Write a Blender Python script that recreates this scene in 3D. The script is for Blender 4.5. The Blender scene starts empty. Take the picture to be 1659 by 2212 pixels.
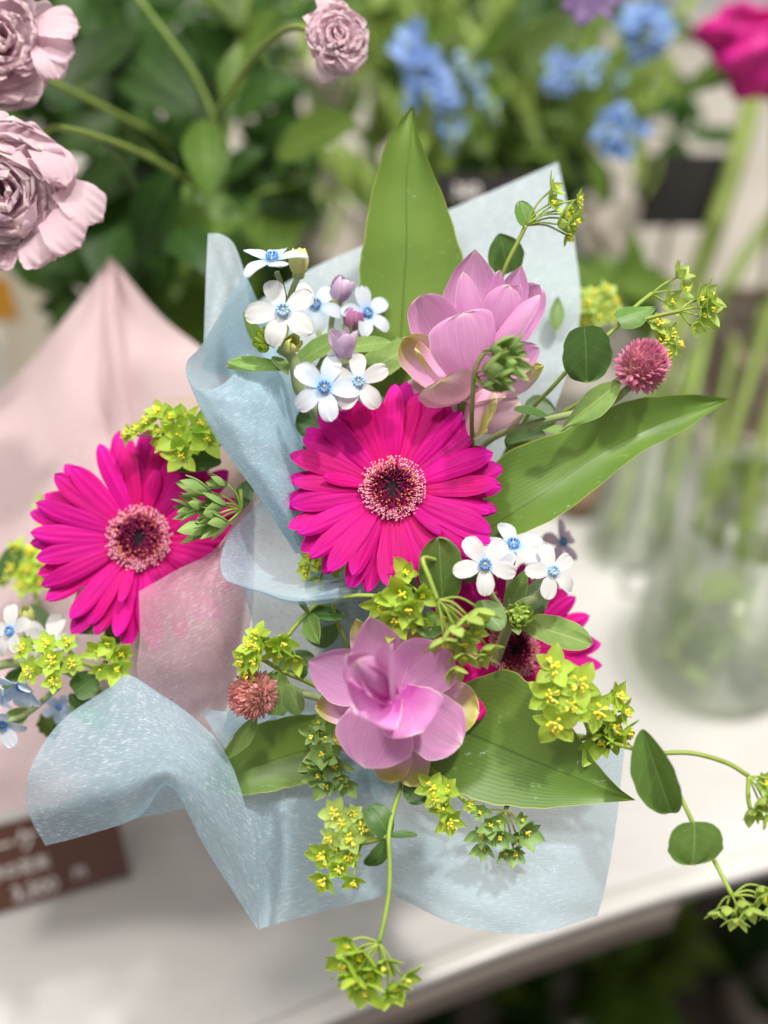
import bpy, math, random
from math import sin, cos, pi, sqrt, radians
from mathutils import Vector as V, Matrix, Quaternion
random.seed(7)
SC = bpy.context.scene
COL = SC.collection
# ------------------------------------------------------------------ camera
HC = 0.64; PITCH = radians(42); HF = radians(27.5)
cam_d = bpy.data.cameras.new('camera'); cam = bpy.data.objects.new('camera', cam_d); COL.objects.link(cam)
cam.location = (0, 0, HC); cam.rotation_euler = (pi/2 - PITCH, 0, 0)
cam_d.sensor_fit = 'VERTICAL'; cam_d.sensor_height = 24; cam_d.sensor_width = 18
cam_d.lens = 12/math.tan(HF); cam_d.clip_start = 0.01; cam_d.clip_end = 50
cam_d.dof.use_dof = True; cam_d.dof.focus_distance = 0.418; cam_d.dof.aperture_fstop = 1.5
SC.camera = cam
# ------------------------------------------------------------------ world, lamps, exposure
W = bpy.data.worlds.new('World'); SC.world = W; W.use_nodes = True
W.node_tree.nodes['Background'].inputs[0].default_value = (1.0, 0.97, 0.93, 1)
W.node_tree.nodes['Background'].inputs[1].default_value = 0.48
def lamp(name, loc, target, power, size, color=(1, .96, .9)):
    l = bpy.data.lights.new(name, 'AREA'); l.shape = 'DISK'; l.size = size; l.energy = power; l.color = color
    o = bpy.data.objects.new(name, l); COL.objects.link(o); o.location = loc
    o.rotation_euler = (V(target)-V(loc)).to_track_quat('-Z', 'Y').to_euler()
lamp('ceiling_spot', (0.80, 0.50, 3.0), (0, .33, .28), 84, 0.17)
lamp('ceiling_spot_second', (-0.85, -0.05, 2.6), (0, .3, .2), 34, 0.30)
lamp('overhead_fill', (0.0, 0.25, 2.6), (0, .35, 0), 40, 1.6, (1, .97, .93))  # added soft fill light overhead, brightens the shadowed front
SC.view_settings.view_transform = 'Standard'; SC.view_settings.look = 'None'
SC.view_settings.exposure = -0.2; SC.view_settings.gamma = 1.0
SC.render.engine = 'CYCLES'
SC.cycles.transparent_max_bounces = 16
# ------------------------------------------------------------------ coordinates
R_ = V((1, 0, 0)); F_ = V((0, cos(PITCH), -sin(PITCH))); U_ = V((0, sin(PITCH), cos(PITCH))); T_ = -F_
CAM = V((0, 0, HC)); K = 2*math.tan(HF)/2212
def P(x, y, d):
    m = d*K
    return CAM + F_*d + R_*((x-829.5)*m) + U_*((1106-y)*m)
def G(x, y, z=0.0):                       # the point of the horizontal plane z seen at x, y
    r = F_ + R_*((x-829.5)*K) + U_*((1106-y)*K)
    return CAM + r*((z-HC)/r.z)
def cv(r, u, t): return (R_*r + U_*u + T_*t).normalized()
def cr(ps, t):                            # Catmull-Rom through a list of tuples, t in 0..1
    n = len(ps)-1; f = min(max(t, 0), 1)*n; i = min(int(f), n-1); f -= i
    a, b, c, d = ps[max(i-1, 0)], ps[i], ps[i+1], ps[min(i+2, n)]
    if i == 0: a = tuple(2*q-w for q, w in zip(b, c))
    if i == n-1: d = tuple(2*q-w for q, w in zip(c, b))
    return tuple(.5*(2*q+(-p+r)*f+(2*p-5*q+4*r-s)*f*f+(-p+3*q-3*r+s)*f**3) for p, q, r, s in zip(a, b, c, d))
# ------------------------------------------------------------------ objects
WM = {}
def thing(name, label, cat, loc, group=None):
    o = bpy.data.objects.new(name, None); COL.objects.link(o); o.empty_display_size = .01
    o.location = loc; WM[o.name] = Matrix.Translation(loc)
    o['label'] = label; o['category'] = cat
    if group: o['group'] = group
    return o
def put(name, me, parent=None, M=None, kind=None, label=None):
    M = M or Matrix.Identity(4)
    o = bpy.data.objects.new(name, me); COL.objects.link(o)
    if parent: o.parent = parent; o.matrix_basis = WM[parent.name].inverted() @ M
    else: o.matrix_basis = M
    WM[o.name] = M
    if kind: o['kind'] = kind
    if label: o['label'] = label
    return o
def mk(name, v, f, mat, uv=None, mi=None, smooth=True):
    me = bpy.data.meshes.new(name); me.from_pydata([tuple(a) for a in v], [], f)
    for m in (mat if isinstance(mat, (list, tuple)) else [mat]): me.materials.append(m)
    if uv:
        l = me.uv_layers.new(name='UVMap'); buf = []
        for p in me.polygons:
            for vi in p.vertices: buf += [uv[vi][0], uv[vi][1]]
        l.data.foreach_set('uv', buf)
    if mi: me.polygons.foreach_set('material_index', mi)
    me.polygons.foreach_set('use_smooth', [smooth]*len(me.polygons)); me.update()
    return me
def wput(name, v, f, mat, parent=None, uv=None, kind=None, smooth=True, label=None, mi=None):
    c = V((0, 0, 0))
    for a in v: c += a
    c /= len(v)
    return put(name, mk(name, [a-c for a in v], f, mat, uv, mi, smooth), parent, Matrix.Translation(c), kind, label)
def gridf(nu, nv, off=0):
    return [(off+j*(nu+1)+i, off+j*(nu+1)+i+1, off+(j+1)*(nu+1)+i+1, off+(j+1)*(nu+1)+i) for j in range(nv) for i in range(nu)]
def frame(o, y, n, s=1):
    y = V(y).normalized(); z = (V(n)-y*V(n).dot(y))
    if z.length < 1e-5: z = y.orthogonal()
    z.normalize(); x = y.cross(z)
    M = Matrix((x, y, z)).transposed().to_4x4()
    return Matrix.Translation(o) @ M @ Matrix.Scale(s, 4)
# outlines of petals and leaves: half width 0..1 along the length
def pf(a=.3, m=.5, q=1., p=2., r=.5):
    def f(t):
        if t < m: return a+(1-a)*sin(pi/2*t/m)**q
        x = (t-m)/(1-m); return max(0., 1-x**p)**r
    return f
ROUND = pf(.3, .6, 1, 2.2, .5); POINT = pf(.12, .45, .9, 1.6, 1.); ACUM = pf(.15, .4, .9, 1.25, 1.3)
OVAL = pf(.1, .5, .7, 2, .5); GERB = pf(.42, .62, 1, 2.4, .62); BRACT = pf(.35, .5, 1, 2.2, .72); DISC = pf(.55, .45, .6, 2.2, .5)
def petal(L, Wd, prof, nu=6, nv=10, bow=0, cup=0, curl=0, wave=0, wk=2.5, ph=0, ridge=0, rnd=0, twist=0, serr=0, fold=0, wp=2):
    v, uv = [], []
    for j in range(nv+1):
        t = 1-(1-j/nv)**1.25
        w = Wd/2*prof(t)
        w *= 1+.016*sin(17*t+ph+3*Wd*1e3)+.012*sin(29*t+2*ph)
        if serr: w *= 1+serr*(1 if j % 2 else -1)
        for i in range(nu+1):
            s = 2*i/nu-1
            x = s*w; y = L*t*(1-rnd*s*s*t)
            z = -bow*L*4*t*(1-t)+cup*w*s*s+fold*w*abs(s)+curl*L*max(0, (t-.55)/.45)**2
            if ridge: z += ridge*Wd*cos(3*pi*s)*min(1, 4*t*(1-t)+.2)
            if wave: z += wave*Wd*t**wp*(.35+.65*abs(s))*sin(wk*pi*s+ph)+wave*.5*Wd*t**(wp+1)*sin(wk*2.3*s+ph*2.1+5*t)
            if twist:
                c, q = cos(twist*t), sin(twist*t); x, z = x*c-z*q, x*q+z*c
            v.append(V((x, y, z))); uv.append((.5+.5*s, t))
    return v, gridf(nu, nv), uv
def petal_me(name, mat, *a, **k):
    v, f, uv = petal(*a, **k); return mk(name, v, f, mat, uv)
def leaf(name, parent, b, p, w, mat, n=(0, .2, 1), prof=POINT, label=None, **k):
    """A leaf or petal from b to p (x, y, depth), w wide in pixels, its upper face towards n (camera axes)."""
    B, Q = P(*b), P(*p); L = (Q-B).length; wd = w*K*(b[2]+p[2])/2
    k.setdefault('nu', 6); k.setdefault('nv', 10)
    me = petal_me(name, mat, L, wd, prof, **k)
    return put(name, me, parent, frame(B, Q-B, cv(*n)), label=label)
def edges_leaf(name, parent, lo, mi, hi, mat, nu=12, nv=24, label=None, fold=.0):
    v, uv = [], []
    for j in range(nv+1):
        t = j/nv; a, b, c = cr(lo, t), cr(mi, t), cr(hi, t)
        A, B, C = P(*a), P(*b), P(*c)
        for i in range(nu+1):
            s = (i/nu*2-1)*(1+.014*sin(31*t+nu)+.010*sin(67*t+2))
            if s < 0: q = B.lerp(A, -s)+F_*(fold*sin(-s*pi)*.5)
            else: q = B.lerp(C, s)+F_*(fold*sin(s*pi)*.5)
            v.append(q); uv.append((i/nu, t))
    return wput(name, v, gridf(nu, nv), mat, parent, uv, label=label)
def patch(name, rows, mat, parent, nu=40, nv=40, wob=0.0006, label=None, seed=0):
    rn = random.Random(seed); ph = [rn.uniform(0, 6) for _ in range(6)]
    v, uv = [], []
    for j in range(nv+1):
        b = j/nv; row = [cr([r[k] for r in rows], b) for k in range(len(rows[0]))] if len({len(r) for r in rows}) == 1 else None
        for i in range(nu+1):
            a = i/nu; x, y, d = cr(row, a)
            d += wob*(sin(9*a+3*b+ph[0])+sin(7*b-4*a+ph[1])+.6*sin(15*a+11*b+ph[2])+.5*sin(23*b-13*a+ph[3]))
            v.append(P(x, y, d))
    def ln(ix): return sum((v[ix[k+1]]-v[ix[k]]).length for k in range(len(ix)-1))
    lu = ln([(nv//2)*(nu+1)+i for i in range(nu+1)]); lv = ln([j*(nu+1)+nu//2 for j in range(nv+1)])
    for j in range(nv+1):
        for i in range(nu+1): uv.append((i/nu*lu, j/nv*lv))
    return wput(name, v, gridf(nu, nv), mat, parent, uv, label=label)
def tube_geo(pts, r, ns=6, steps=None, px=True):
    """pts in (x, y, depth) or world; r a radius or a list of radii in metres"""
    pts = [tuple(a) for a in pts]; rr = list(r) if isinstance(r, (list, tuple)) else [r]*len(pts)
    if len(pts) > 2:
        W2 = [P(*a) if px else V(a) for a in pts]; l1, l0 = (W2[-1]-W2[-2]).length, (W2[-2]-W2[-3]).length
        if l1 > 1.8*l0:
            q = min(.5, .8*l0/l1); pts.insert(len(pts)-1, tuple(a+(b-a)*q for a, b in zip(pts[-2], pts[-1]))); rr.insert(len(rr)-1, rr[-1])
    n = len(pts); steps = steps or max(2, (n-1)*6)
    c = []
    for k in range(steps+1):
        t = k/steps; q = cr([tuple(a) for a in pts], t); c.append((P(*q) if px else V(q), cr([(a,) for a in rr], t)[0]))
    v, f = [], []; up = None
    for k, (q, rad) in enumerate(c):
        d = (c[min(k+1, steps)][0]-c[max(k-1, 0)][0]).normalized()
        if up is None: up = d.orthogonal().normalized()
        up = (up-d*up.dot(d)).normalized(); sd = d.cross(up)
        for i in range(ns):
            a = 2*pi*i/ns; v.append(q+up*(rad*cos(a))+sd*(rad*sin(a)))
        if k:
            o = (k-1)*ns
            for i in range(ns): f.append((o+i, o+(i+1) % ns, o+ns+(i+1) % ns, o+ns+i))
    f.append(tuple(range(ns-1, -1, -1))); f.append(tuple(range(steps*ns, steps*ns+ns)))
    return v, f
def tube(name, parent, pts, r, mat, ns=6, steps=None, px=True, kind=None):
    v, f = tube_geo(pts, r, ns, steps, px); return wput(name, v, f, mat, parent, kind=kind)
def join(parts):
    v, f, mi = [], [], []
    for p in parts:
        o = len(v); v += list(p[0]); f += [tuple(i+o for i in q) for q in p[1]]; mi += [p[2] if len(p) > 2 and isinstance(p[2], int) else 0]*len(p[1])
    return v, f, mi
def spike(p0, p1, r0, r1, ns=4):
    d = (p1-p0).normalized(); u = d.orthogonal().normalized(); w = d.cross(u); v = []
    for q, r in ((p0, r0), (p1, r1)):
        for i in range(ns):
            a = 2*pi*i/ns; v.append(q+u*(r*cos(a))+w*(r*sin(a)))
    f = [(i, (i+1) % ns, ns+(i+1) % ns, ns+i) for i in range(ns)]+[tuple(range(ns, 2*ns))]
    return v, f
def lathe(prof, ns=32, c=V((0, 0, 0)), cap=False):
    v = [c+V((r*cos(2*pi*i/ns), r*sin(2*pi*i/ns), z)) for r, z in prof for i in range(ns)]
    f = [(j*ns+i, j*ns+(i+1) % ns, (j+1)*ns+(i+1) % ns, (j+1)*ns+i) for j in range(len(prof)-1) for i in range(ns)]
    if cap: f += [tuple(range(ns-1, -1, -1)), tuple(range((len(prof)-1)*ns, len(prof)*ns))]
    return v, f
def boxg(M, sx, sy, sz):
    v = [M @ V((x*sx/2, y*sy/2, z*sz/2)) for x in (-1, 1) for y in (-1, 1) for z in (-1, 1)]
    return v, [(0, 1, 3, 2), (4, 6, 7, 5), (0, 4, 5, 1), (2, 3, 7, 6), (0, 2, 6, 4), (1, 5, 7, 3)]
# ------------------------------------------------------------------ materials
class N:
    def __init__(s, name):
        s.m = bpy.data.materials.new(name); s.m.use_nodes = True; s.t = s.m.node_tree; s.t.nodes.clear()
        s.out = s.t.nodes.new('ShaderNodeOutputMaterial')
    def n(s, ty, ins=None, **kw):
        x = s.t.nodes.new('ShaderNode'+ty)
        for k, v in kw.items(): setattr(x, k, v)
        for k, v in (ins or {}).items(): s.set(x.inputs[k], v)
        return x
    def set(s, sock, v):
        if isinstance(v, bpy.types.NodeSocket): s.t.links.new(v, sock)
        else:
            if isinstance(v, (tuple, list)) and len(v) == 3 and sock.type == 'RGBA': v = (*v, 1)
            sock.default_value = v
    def math(s, op, a, b=0., c=0.):
        return s.n('Math', {0: a, 1: b, 2: c}, operation=op).outputs[0]
    def rng(s, v, a, b, c=0., d=1.):
        return s.n('MapRange', {0: v, 1: a, 2: b, 3: c, 4: d}, interpolation_type='SMOOTHSTEP').outputs[0]
    def mix(s, f, a, b, mode='MIX'):
        x = s.n('Mix', data_type='RGBA', blend_type=mode); s.set(x.inputs[0], f); s.set(x.inputs[6], a); s.set(x.inputs[7], b); return x.outputs[2]
    def noise(s, vec, scale, detail=3., rough=.5, dist=0.):
        return s.n('TexNoise', {'Vector': vec, 'Scale': scale, 'Detail': detail, 'Roughness': rough, 'Distortion': dist}).outputs[0]
    def mapv(s, vec, scale, rot=(0, 0, 0)):
        return s.n('Mapping', {'Vector': vec, 'Rotation': rot, 'Scale': scale}).outputs[0]
    def finish(s, sh): s.t.links.new(sh, s.out.inputs[0]); return s.m
def plain(name, c, rough=.5, spec=.4, **kw):
    k = N(name); b = k.n('BsdfPrincipled', {'Base Color': c, 'Roughness': rough, 'Specular IOR Level': spec})
    for a, v in kw.items(): k.set(b.inputs[a], v)
    return k.finish(b.outputs[0])
def organic(name, base, alt, rough=.5, trans=.25, tcol=None, tip=None, t0=.7, t1=1., edge=None, ew=.08, streak=0., sn=30., mid=None, mw=.04,
            pin=0., par=0., basec=None, b1=.3, rnd=.1, bump=.12, spec=.35, ns=120., spots=None, scratch=0., sheen=0., hv=.008):
    k = N(name); tc = k.n('TexCoord'); uv = k.n('SeparateXYZ', {0: tc.outputs['UV']}); u, v = uv.outputs[0], uv.outputs[1]
    a = k.math('MULTIPLY', k.math('ABSOLUTE', k.math('SUBTRACT', u, .5)), 2.)
    ob = tc.outputs['Object']
    nz = k.noise(ob, ns, 4)
    col = k.mix(k.rng(nz, .3, .7), base, alt); h = nz
    if streak:
        st = k.noise(k.mapv(tc.outputs['UV'], (sn, 1.6, 1)), 1., 3)
        col = k.mix(k.rng(st, .35, .7, 0, streak), col, k.mix(1., col, (.55, .5, .55), 'MULTIPLY')); h = k.math('ADD', k.math('MULTIPLY', nz, .4), st)
    if basec: col = k.mix(k.rng(k.math('ADD', v, k.math('MULTIPLY', nz, .1)), b1+.05, .03), col, basec)
    if tip: col = k.mix(k.rng(k.math('ADD', v, k.math('MULTIPLY', k.math('SUBTRACT', nz, .5), .35)), t0, t1), col, tip)
    if par:
        wv = k.math('SINE', k.math('MULTIPLY', u, par*6.283)); col = k.mix(k.math('MULTIPLY', k.rng(wv, .2, 1., 0, .30), k.rng(nz, .35, .65)), col, k.mix(1., col, (.62, .66, .6), 'MULTIPLY')); h = k.math('ADD', h, k.math('MULTIPLY', wv, .10))
    if pin:
        wv = k.math('SINE', k.math('MULTIPLY', k.math('SUBTRACT', v, k.math('MULTIPLY', a, .28)), pin*6.283))
        ve = k.rng(wv, .9, 1., 0, .22); col = k.mix(ve, col, mid or alt); h = k.math('SUBTRACT', h, k.math('MULTIPLY', ve, .8))
    if spots: col = k.mix(k.rng(k.noise(ob, 170., 3), .70, .80, 0, .5), col, spots)
    if scratch:
        s1 = k.noise(k.mapv(ob, (90, 340, 90), (.3, .2, .9)), 1., 5, .7, 1.5); s2 = k.noise(ob, 45., 3)
        col = k.mix(k.math('MULTIPLY', k.rng(s1, .6, .7, 0, scratch), k.rng(s2, .45, .62)), col, (.55, .62, .5))
    if mid: col = k.mix(k.rng(a, mw, 0., 0, .85), col, mid)
    if edge: col = k.mix(k.rng(k.math('MAXIMUM', a, k.math('MULTIPLY', k.math('SUBTRACT', v, .0), 1.)), 1-ew, 1., 0, .85), col, edge)
    oi = k.n('ObjectInfo'); val = k.math('ADD', 1-rnd, k.math('MULTIPLY', oi.outputs['Random'], 2*rnd))
    hue = k.math('ADD', .5-hv, k.math('MULTIPLY', k.math('FRACT', k.math('MULTIPLY', oi.outputs['Random'], 7.31)), 2*hv))
    hs = k.n('HueSaturation', {'Hue': hue, 'Saturation': 1., 'Value': val, 'Fac': 1., 'Color': col}).outputs[0]
    bp = k.n('Bump', {'Strength': bump, 'Distance': .0006, 'Height': h})
    b = k.n('BsdfPrincipled', {'Base Color': hs, 'Roughness': rough, 'Specular IOR Level': spec, 'Normal': bp.outputs[0], 'Sheen Weight': sheen})
    if not trans: return k.finish(b.outputs[0])
    tr = k.n('BsdfTranslucent', {'Color': k.mix(.5, hs, tcol) if tcol else hs, 'Normal': bp.outputs[0]})
    mx = k.n('MixShader', {0: trans, 1: b.outputs[0], 2: tr.outputs[0]})
    return k.finish(mx.outputs[0])
def fabric(name, c, white, alpha=.8, trans=.4, fib=1.):
    k = N(name); tc = k.n('TexCoord'); uv = tc.outputs['UV']
    f1 = k.noise(k.mapv(uv, (210, 1900, 1), (0, 0, .45)), 1., 3, .55, .6)
    f2 = k.noise(k.mapv(uv, (210, 1800, 1), (0, 0, -.7)), 1., 3, .55, .6)
    f3 = k.noise(k.mapv(uv, (240, 1600, 1), (0, 0, 1.5)), 1., 3, .55, .6)
    f = k.math('MAXIMUM', k.math('MAXIMUM', f1, f2), f3)
    cl = k.noise(uv, 320., 4, .6); f = k.math('ADD', k.math('MULTIPLY', f, .75), k.math('MULTIPLY', cl, .28))
    ff = k.math('MULTIPLY', k.rng(f, .54, .76), k.rng(k.noise(uv, 28., 3), .3, .66, .5, 1.))
    col = k.mix(ff, c, white)
    al = k.math('ADD', alpha-.12*fib, k.math('MULTIPLY', ff, .36*fib))
    bp = k.n('Bump', {'Strength': .55, 'Distance': .0006, 'Height': f})
    b = k.n('BsdfPrincipled', {'Base Color': col, 'Roughness': k.rng(f, .5, .8, .62, .36), 'Specular IOR Level': .5, 'Normal': bp.outputs[0], 'Sheen Weight': .15})
    tr = k.n('BsdfTranslucent', {'Color': col, 'Normal': bp.outputs[0]})
    mx = k.n('MixShader', {0: trans, 1: b.outputs[0], 2: tr.outputs[0]})
    tp = k.n('BsdfTransparent', {0: (.93, .96, 1.)})
    m2 = k.n('MixShader', {0: k.math('MINIMUM', al, 1.), 1: tp.outputs[0], 2: mx.outputs[0]})
    return k.finish(m2.outputs[0])
M_ = {}
M_['blue'] = fabric('blue_nonwoven', (.45, .65, .77), (.93, .96, .975), .72, .42, 1.2)
M_['bluefine'] = fabric('blue_nonwoven_inner', (.46, .67, .79), (.72, .84, .90), .88, .42, .5)
M_['bluegrey'] = fabric('grey_blue_nonwoven', (.50, .60, .65), (.72, .78, .81), .90, .38, .4)
M_['pink'] = fabric('pink_nonwoven', (.74, .50, .57), (.92, .80, .82), .70, .42)
M_['pinkback'] = fabric('pink_nonwoven_back', (.70, .52, .54), (.80, .67, .66), .97, .35, .2)
M_['kraft'] = fabric('beige_tissue', (.62, .50, .40), (.72, .61, .52), .97, .3, .3)
M_['gerb'] = organic('gerbera_petal', (.72, .003, .235), (.62, .004, .235), rough=.55, trans=.24, streak=.7, sn=15, rnd=.17, hv=.012, bump=.45, spec=.15, basec=(.60, .004, .16), b1=.35, tip=(.66, .012, .36), t0=.75, t1=1.05)
M_['gstem'] = organic('gerbera_stem', (.16, .25, .05), (.2, .3, .07), trans=0)
M_['gout'] = organic('gerbera_fringe', (.66, .12, .30), (.60, .09, .26), trans=.15, rnd=0, ns=600)
M_['gtip'] = organic('gerbera_fringe_tip', (.88, .46, .55), (.84, .38, .48), trans=.15, rnd=0, ns=600)
M_['ganth'] = organic('gerbera_anther', (.66, .22, .09), (.58, .14, .10), trans=0, rnd=0, ns=900)
M_['gmid'] = organic('gerbera_floret', (.20, .008, .06), (.36, .02, .12), trans=.1, rnd=0, ns=900)
M_['gdark'] = plain('gerbera_centre', (.010, .001, .005), .7, .2)
M_['cur'] = organic('curcuma_bract', (.80, .37, .69), (.84, .44, .73), rough=.42, trans=.38, streak=.32, sn=34, edge=(.92, .76, .78), ew=.05, rnd=.04, bump=.2, spec=.4, basec=(.70, .22, .56), b1=.35, ns=55, tip=(.88, .66, .66), t0=.9, t1=1.12, spots=(.66, .34, .42))
M_['curi'] = organic('curcuma_inner_bract', (.80, .34, .68), (.84, .40, .72), rough=.46, trans=.3, streak=.25, sn=26, edge=(.93, .78, .78), ew=.07, rnd=.03, bump=.14, spec=.4, basec=(.58, .09, .42), b1=.6, ns=70)  # deeper base colour paints shade into the inner cups
M_['curg'] = organic('curcuma_bract_green_tip', (.80, .45, .66), (.82, .52, .66), rough=.46, trans=.3, streak=.2, sn=26, tip=(.46, .46, .06), t0=.58, t1=.98, edge=(.82, .74, .40), ew=.07, rnd=.05, bump=.14, spec=.4, ns=70)
M_['curp'] = organic('curcuma_bract_pale', (.74, .48, .56), (.72, .46, .52), rough=.5, trans=.3, streak=.2, sn=26, tip=(.62, .55, .30), t0=.75, t1=1.1, rnd=.05)
M_['ging'] = organic('ginger_leaf', (.145, .24, .038), (.115, .205, .033), rough=.40, trans=.22, tcol=(.3, .45, .03), par=26, mid=(.05, .105, .015), mw=.03, edge=(.46, .50, .09), ew=.03, rnd=.05, bump=.2, spec=.45, scratch=.8, ns=30, tip=(.30, .36, .05), t0=.93, t1=1.1)
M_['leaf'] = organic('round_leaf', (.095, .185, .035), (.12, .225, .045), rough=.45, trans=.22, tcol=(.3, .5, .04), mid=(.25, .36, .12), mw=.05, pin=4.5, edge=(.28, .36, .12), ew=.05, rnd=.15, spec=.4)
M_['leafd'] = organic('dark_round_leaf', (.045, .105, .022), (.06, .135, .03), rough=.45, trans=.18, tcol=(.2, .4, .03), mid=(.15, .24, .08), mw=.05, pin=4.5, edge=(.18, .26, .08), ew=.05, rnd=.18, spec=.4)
M_['tleaf'] = organic('downy_leaf', (.16, .28, .055), (.20, .33, .075), rough=.65, trans=.25, tcol=(.4, .6, .06), mid=(.36, .46, .16), mw=.07, pin=4, edge=(.42, .50, .22), ew=.07, rnd=.08, sheen=.4)
M_['tstem'] = organic('downy_stem', (.25, .33, .12), (.30, .38, .16), rough=.7, trans=.1, sheen=.5, rnd=.06)
M_['bract'] = organic('bupleurum_bract', (.42, .60, .055), (.46, .64, .08), rough=.45, trans=.38, tcol=(.5, .7, .04), mid=(.50, .62, .14), mw=.07, edge=(.60, .70, .22), ew=.09, rnd=.22, ns=300)
M_['bractp'] = organic('bupleurum_bract_pale', (.43, .57, .12), (.47, .60, .16), rough=.45, trans=.4, tcol=(.6, .8, .08), mid=(.44, .56, .18), mw=.07, edge=(.46, .58, .2), ew=.06, rnd=.12, ns=300)
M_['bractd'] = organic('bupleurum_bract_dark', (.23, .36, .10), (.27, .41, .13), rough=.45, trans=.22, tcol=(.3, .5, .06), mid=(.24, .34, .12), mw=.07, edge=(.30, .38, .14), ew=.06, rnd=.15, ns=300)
M_['byel'] = plain('bupleurum_flower_tip', (.80, .66, .03), .5, .3)
M_['bpal'] = plain('bupleurum_flower_tube', (.62, .68, .20), .5, .3)
M_['bstem'] = organic('bupleurum_stem', (.32, .42, .07), (.26, .36, .06), trans=.1, rnd=.15)
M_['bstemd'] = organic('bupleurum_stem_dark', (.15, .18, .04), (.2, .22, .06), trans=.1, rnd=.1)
M_['twh'] = organic('tweedia_petal_white', (.67, .66, .64), (.63, .635, .645), rough=.5, trans=.3, tcol=(.9, .9, .9), basec=(.56, .66, .78), b1=.3, rnd=.06, bump=.1, streak=.1, sn=9, edge=(.72, .66, .63), ew=.07)
M_['tbl'] = organic('tweedia_petal_pale_blue', (.57, .64, .74), (.63, .675, .73), rough=.5, trans=.3, tcol=(.8, .88, .95), basec=(.40, .60, .85), b1=.45, rnd=.03, bump=.1, streak=.12, sn=9)
M_['tblue'] = organic('tweedia_petal_blue', (.42, .58, .82), (.60, .70, .86), rough=.5, trans=.3, rnd=.05, tip=(.74, .78, .86), t0=.6, t1=1.0)
M_['tcor'] = plain('tweedia_corona', (.10, .28, .66), .5, .3)
M_['tcorp'] = plain('tweedia_corona_pale', (.34, .54, .80), .5, .3)
M_['ttube'] = plain('tweedia_tube', (.68, .72, .60), .5, .3)
M_['tbudl'] = organic('tweedia_bud_lilac', (.60, .42, .62), (.68, .52, .68), trans=.3, rnd=.08, edge=(.78, .68, .78), ew=.1)
M_['tbudp'] = organic('tweedia_bud_pink', (.52, .20, .36), (.6, .30, .46), trans=.3, rnd=.05, tip=(.45, .15, .38), t0=.6, t1=1)
M_['tbudy'] = organic('tweedia_bud_yellow', (.66, .68, .26), (.60, .62, .20), trans=.25, rnd=.05)
M_['gom'] = organic('gomphrena_bract', (.74, .26, .42), (.78, .34, .46), rough=.4, trans=.4, basec=(.88, .66, .56), b1=.6, rnd=.22, tip=(.70, .18, .40), t0=.7, t1=1, ns=300)
M_['gomp'] = organic('gomphrena_bract_salmon', (.72, .34, .32), (.76, .40, .36), rough=.4, trans=.4, basec=(.88, .70, .54), b1=.7, rnd=.22, tip=(.50, .12, .18), t0=.75, t1=1, ns=300)
M_['gomc'] = plain('gomphrena_core', (.55, .18, .22), .8, .2)
M_['rose'] = organic('rose_petal', (.80, .62, .69), (.82, .67, .72), rough=.65, trans=.52, tcol=(.9, .66, .76), basec=(.78, .55, .65), b1=.3, edge=(.88, .78, .72), ew=.03, rnd=.05, bump=.12, spec=.25, ns=60, streak=.08, sn=10)
M_['bgd'] = organic('dark_rose_leaf', (.016, .042, .007), (.030, .072, .012), rough=.45, trans=.2, tcol=(.12, .3, .02), mid=(.08, .15, .04), mw=.05, pin=5, rnd=.35, spec=.22, ns=25)
M_['bgm'] = organic('mid_green_leaf', (.062, .118, .016), (.10, .165, .026), rough=.45, trans=.25, tcol=(.25, .45, .03), mid=(.2, .3, .08), mw=.05, pin=5, rnd=.3, spec=.25, ns=25)
M_['bgl'] = organic('strap_leaf', (.19, .28, .05), (.24, .33, .07), rough=.5, trans=.25, tcol=(.3, .5, .04), par=10, rnd=.25, ns=25)
M_['bgstem'] = organic('stem_green', (.18, .26, .05), (.22, .29, .06), trans=0, rnd=.2)
M_['bgblue'] = organic('blue_floret', (.22, .38, .74), (.40, .55, .84), trans=.3, rnd=.2, ns=60)
M_['purple'] = organic('clematis_petal', (.10, .05, .16), (.16, .09, .22), trans=.2, streak=.3, sn=8, rnd=.08)
M_['celo'] = organic('celosia_crest', (.72, .02, .28), (.6, .015, .22), trans=.15, rnd=.05, ns=500, bump=.8)
# ------------------------------------------------------------------ the setting: shelf, back counter, floor
def lam(name, c, c2, rough, sc=6.):
    k = N(name); tc = k.n('TexCoord'); ob = tc.outputs['Object']
    nz = k.noise(ob, sc, 4); fine = k.noise(ob, 900., 2); sm = k.noise(k.mapv(ob, (14, 60, 14), (0, 0, .5)), 1., 5, .65)
    col = k.mix(k.rng(nz, .3, .7), c, c2)
    bp = k.n('Bump', {'Strength': .05, 'Distance': .0004, 'Height': fine})
    b = k.n('BsdfPrincipled', {'Base Color': col, 'Roughness': k.rng(sm, .3, .75, rough-.08, rough+.14), 'Specular IOR Level': .5, 'Normal': bp.outputs[0]})
    return k.finish(b.outputs[0])
M_['shelf'] = lam('white_laminate', (.56, .545, .525), (.60, .585, .565), .32)
M_['trim'] = lam('white_edge_trim', (.60, .58, .55), (.58, .56, .53), .25)
M_['board'] = lam('grey_brown_board', (.30, .25, .215), (.36, .30, .26), .5)
M_['counter'] = lam('taupe_counter', (.56, .52, .46), (.46, .42, .36), .5, 3.)
M_['floor'] = lam('dark_floor', (.035, .027, .02), (.07, .052, .038), .6, 4.)
M_['black'] = plain('black_plastic', (.012, .011, .012), .5, .4)
M_['blackcard'] = plain('black_card', (.022, .019, .018), .75, .2)
EDGE = [G(*p) for p in ((2600, 1630), (2100, 1735), (1659, 1856), (1450, 1914), (1292, 1964), (1100, 2030), (900, 2106), (658, 2205), (300, 2370), (-300, 2700))]
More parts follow.
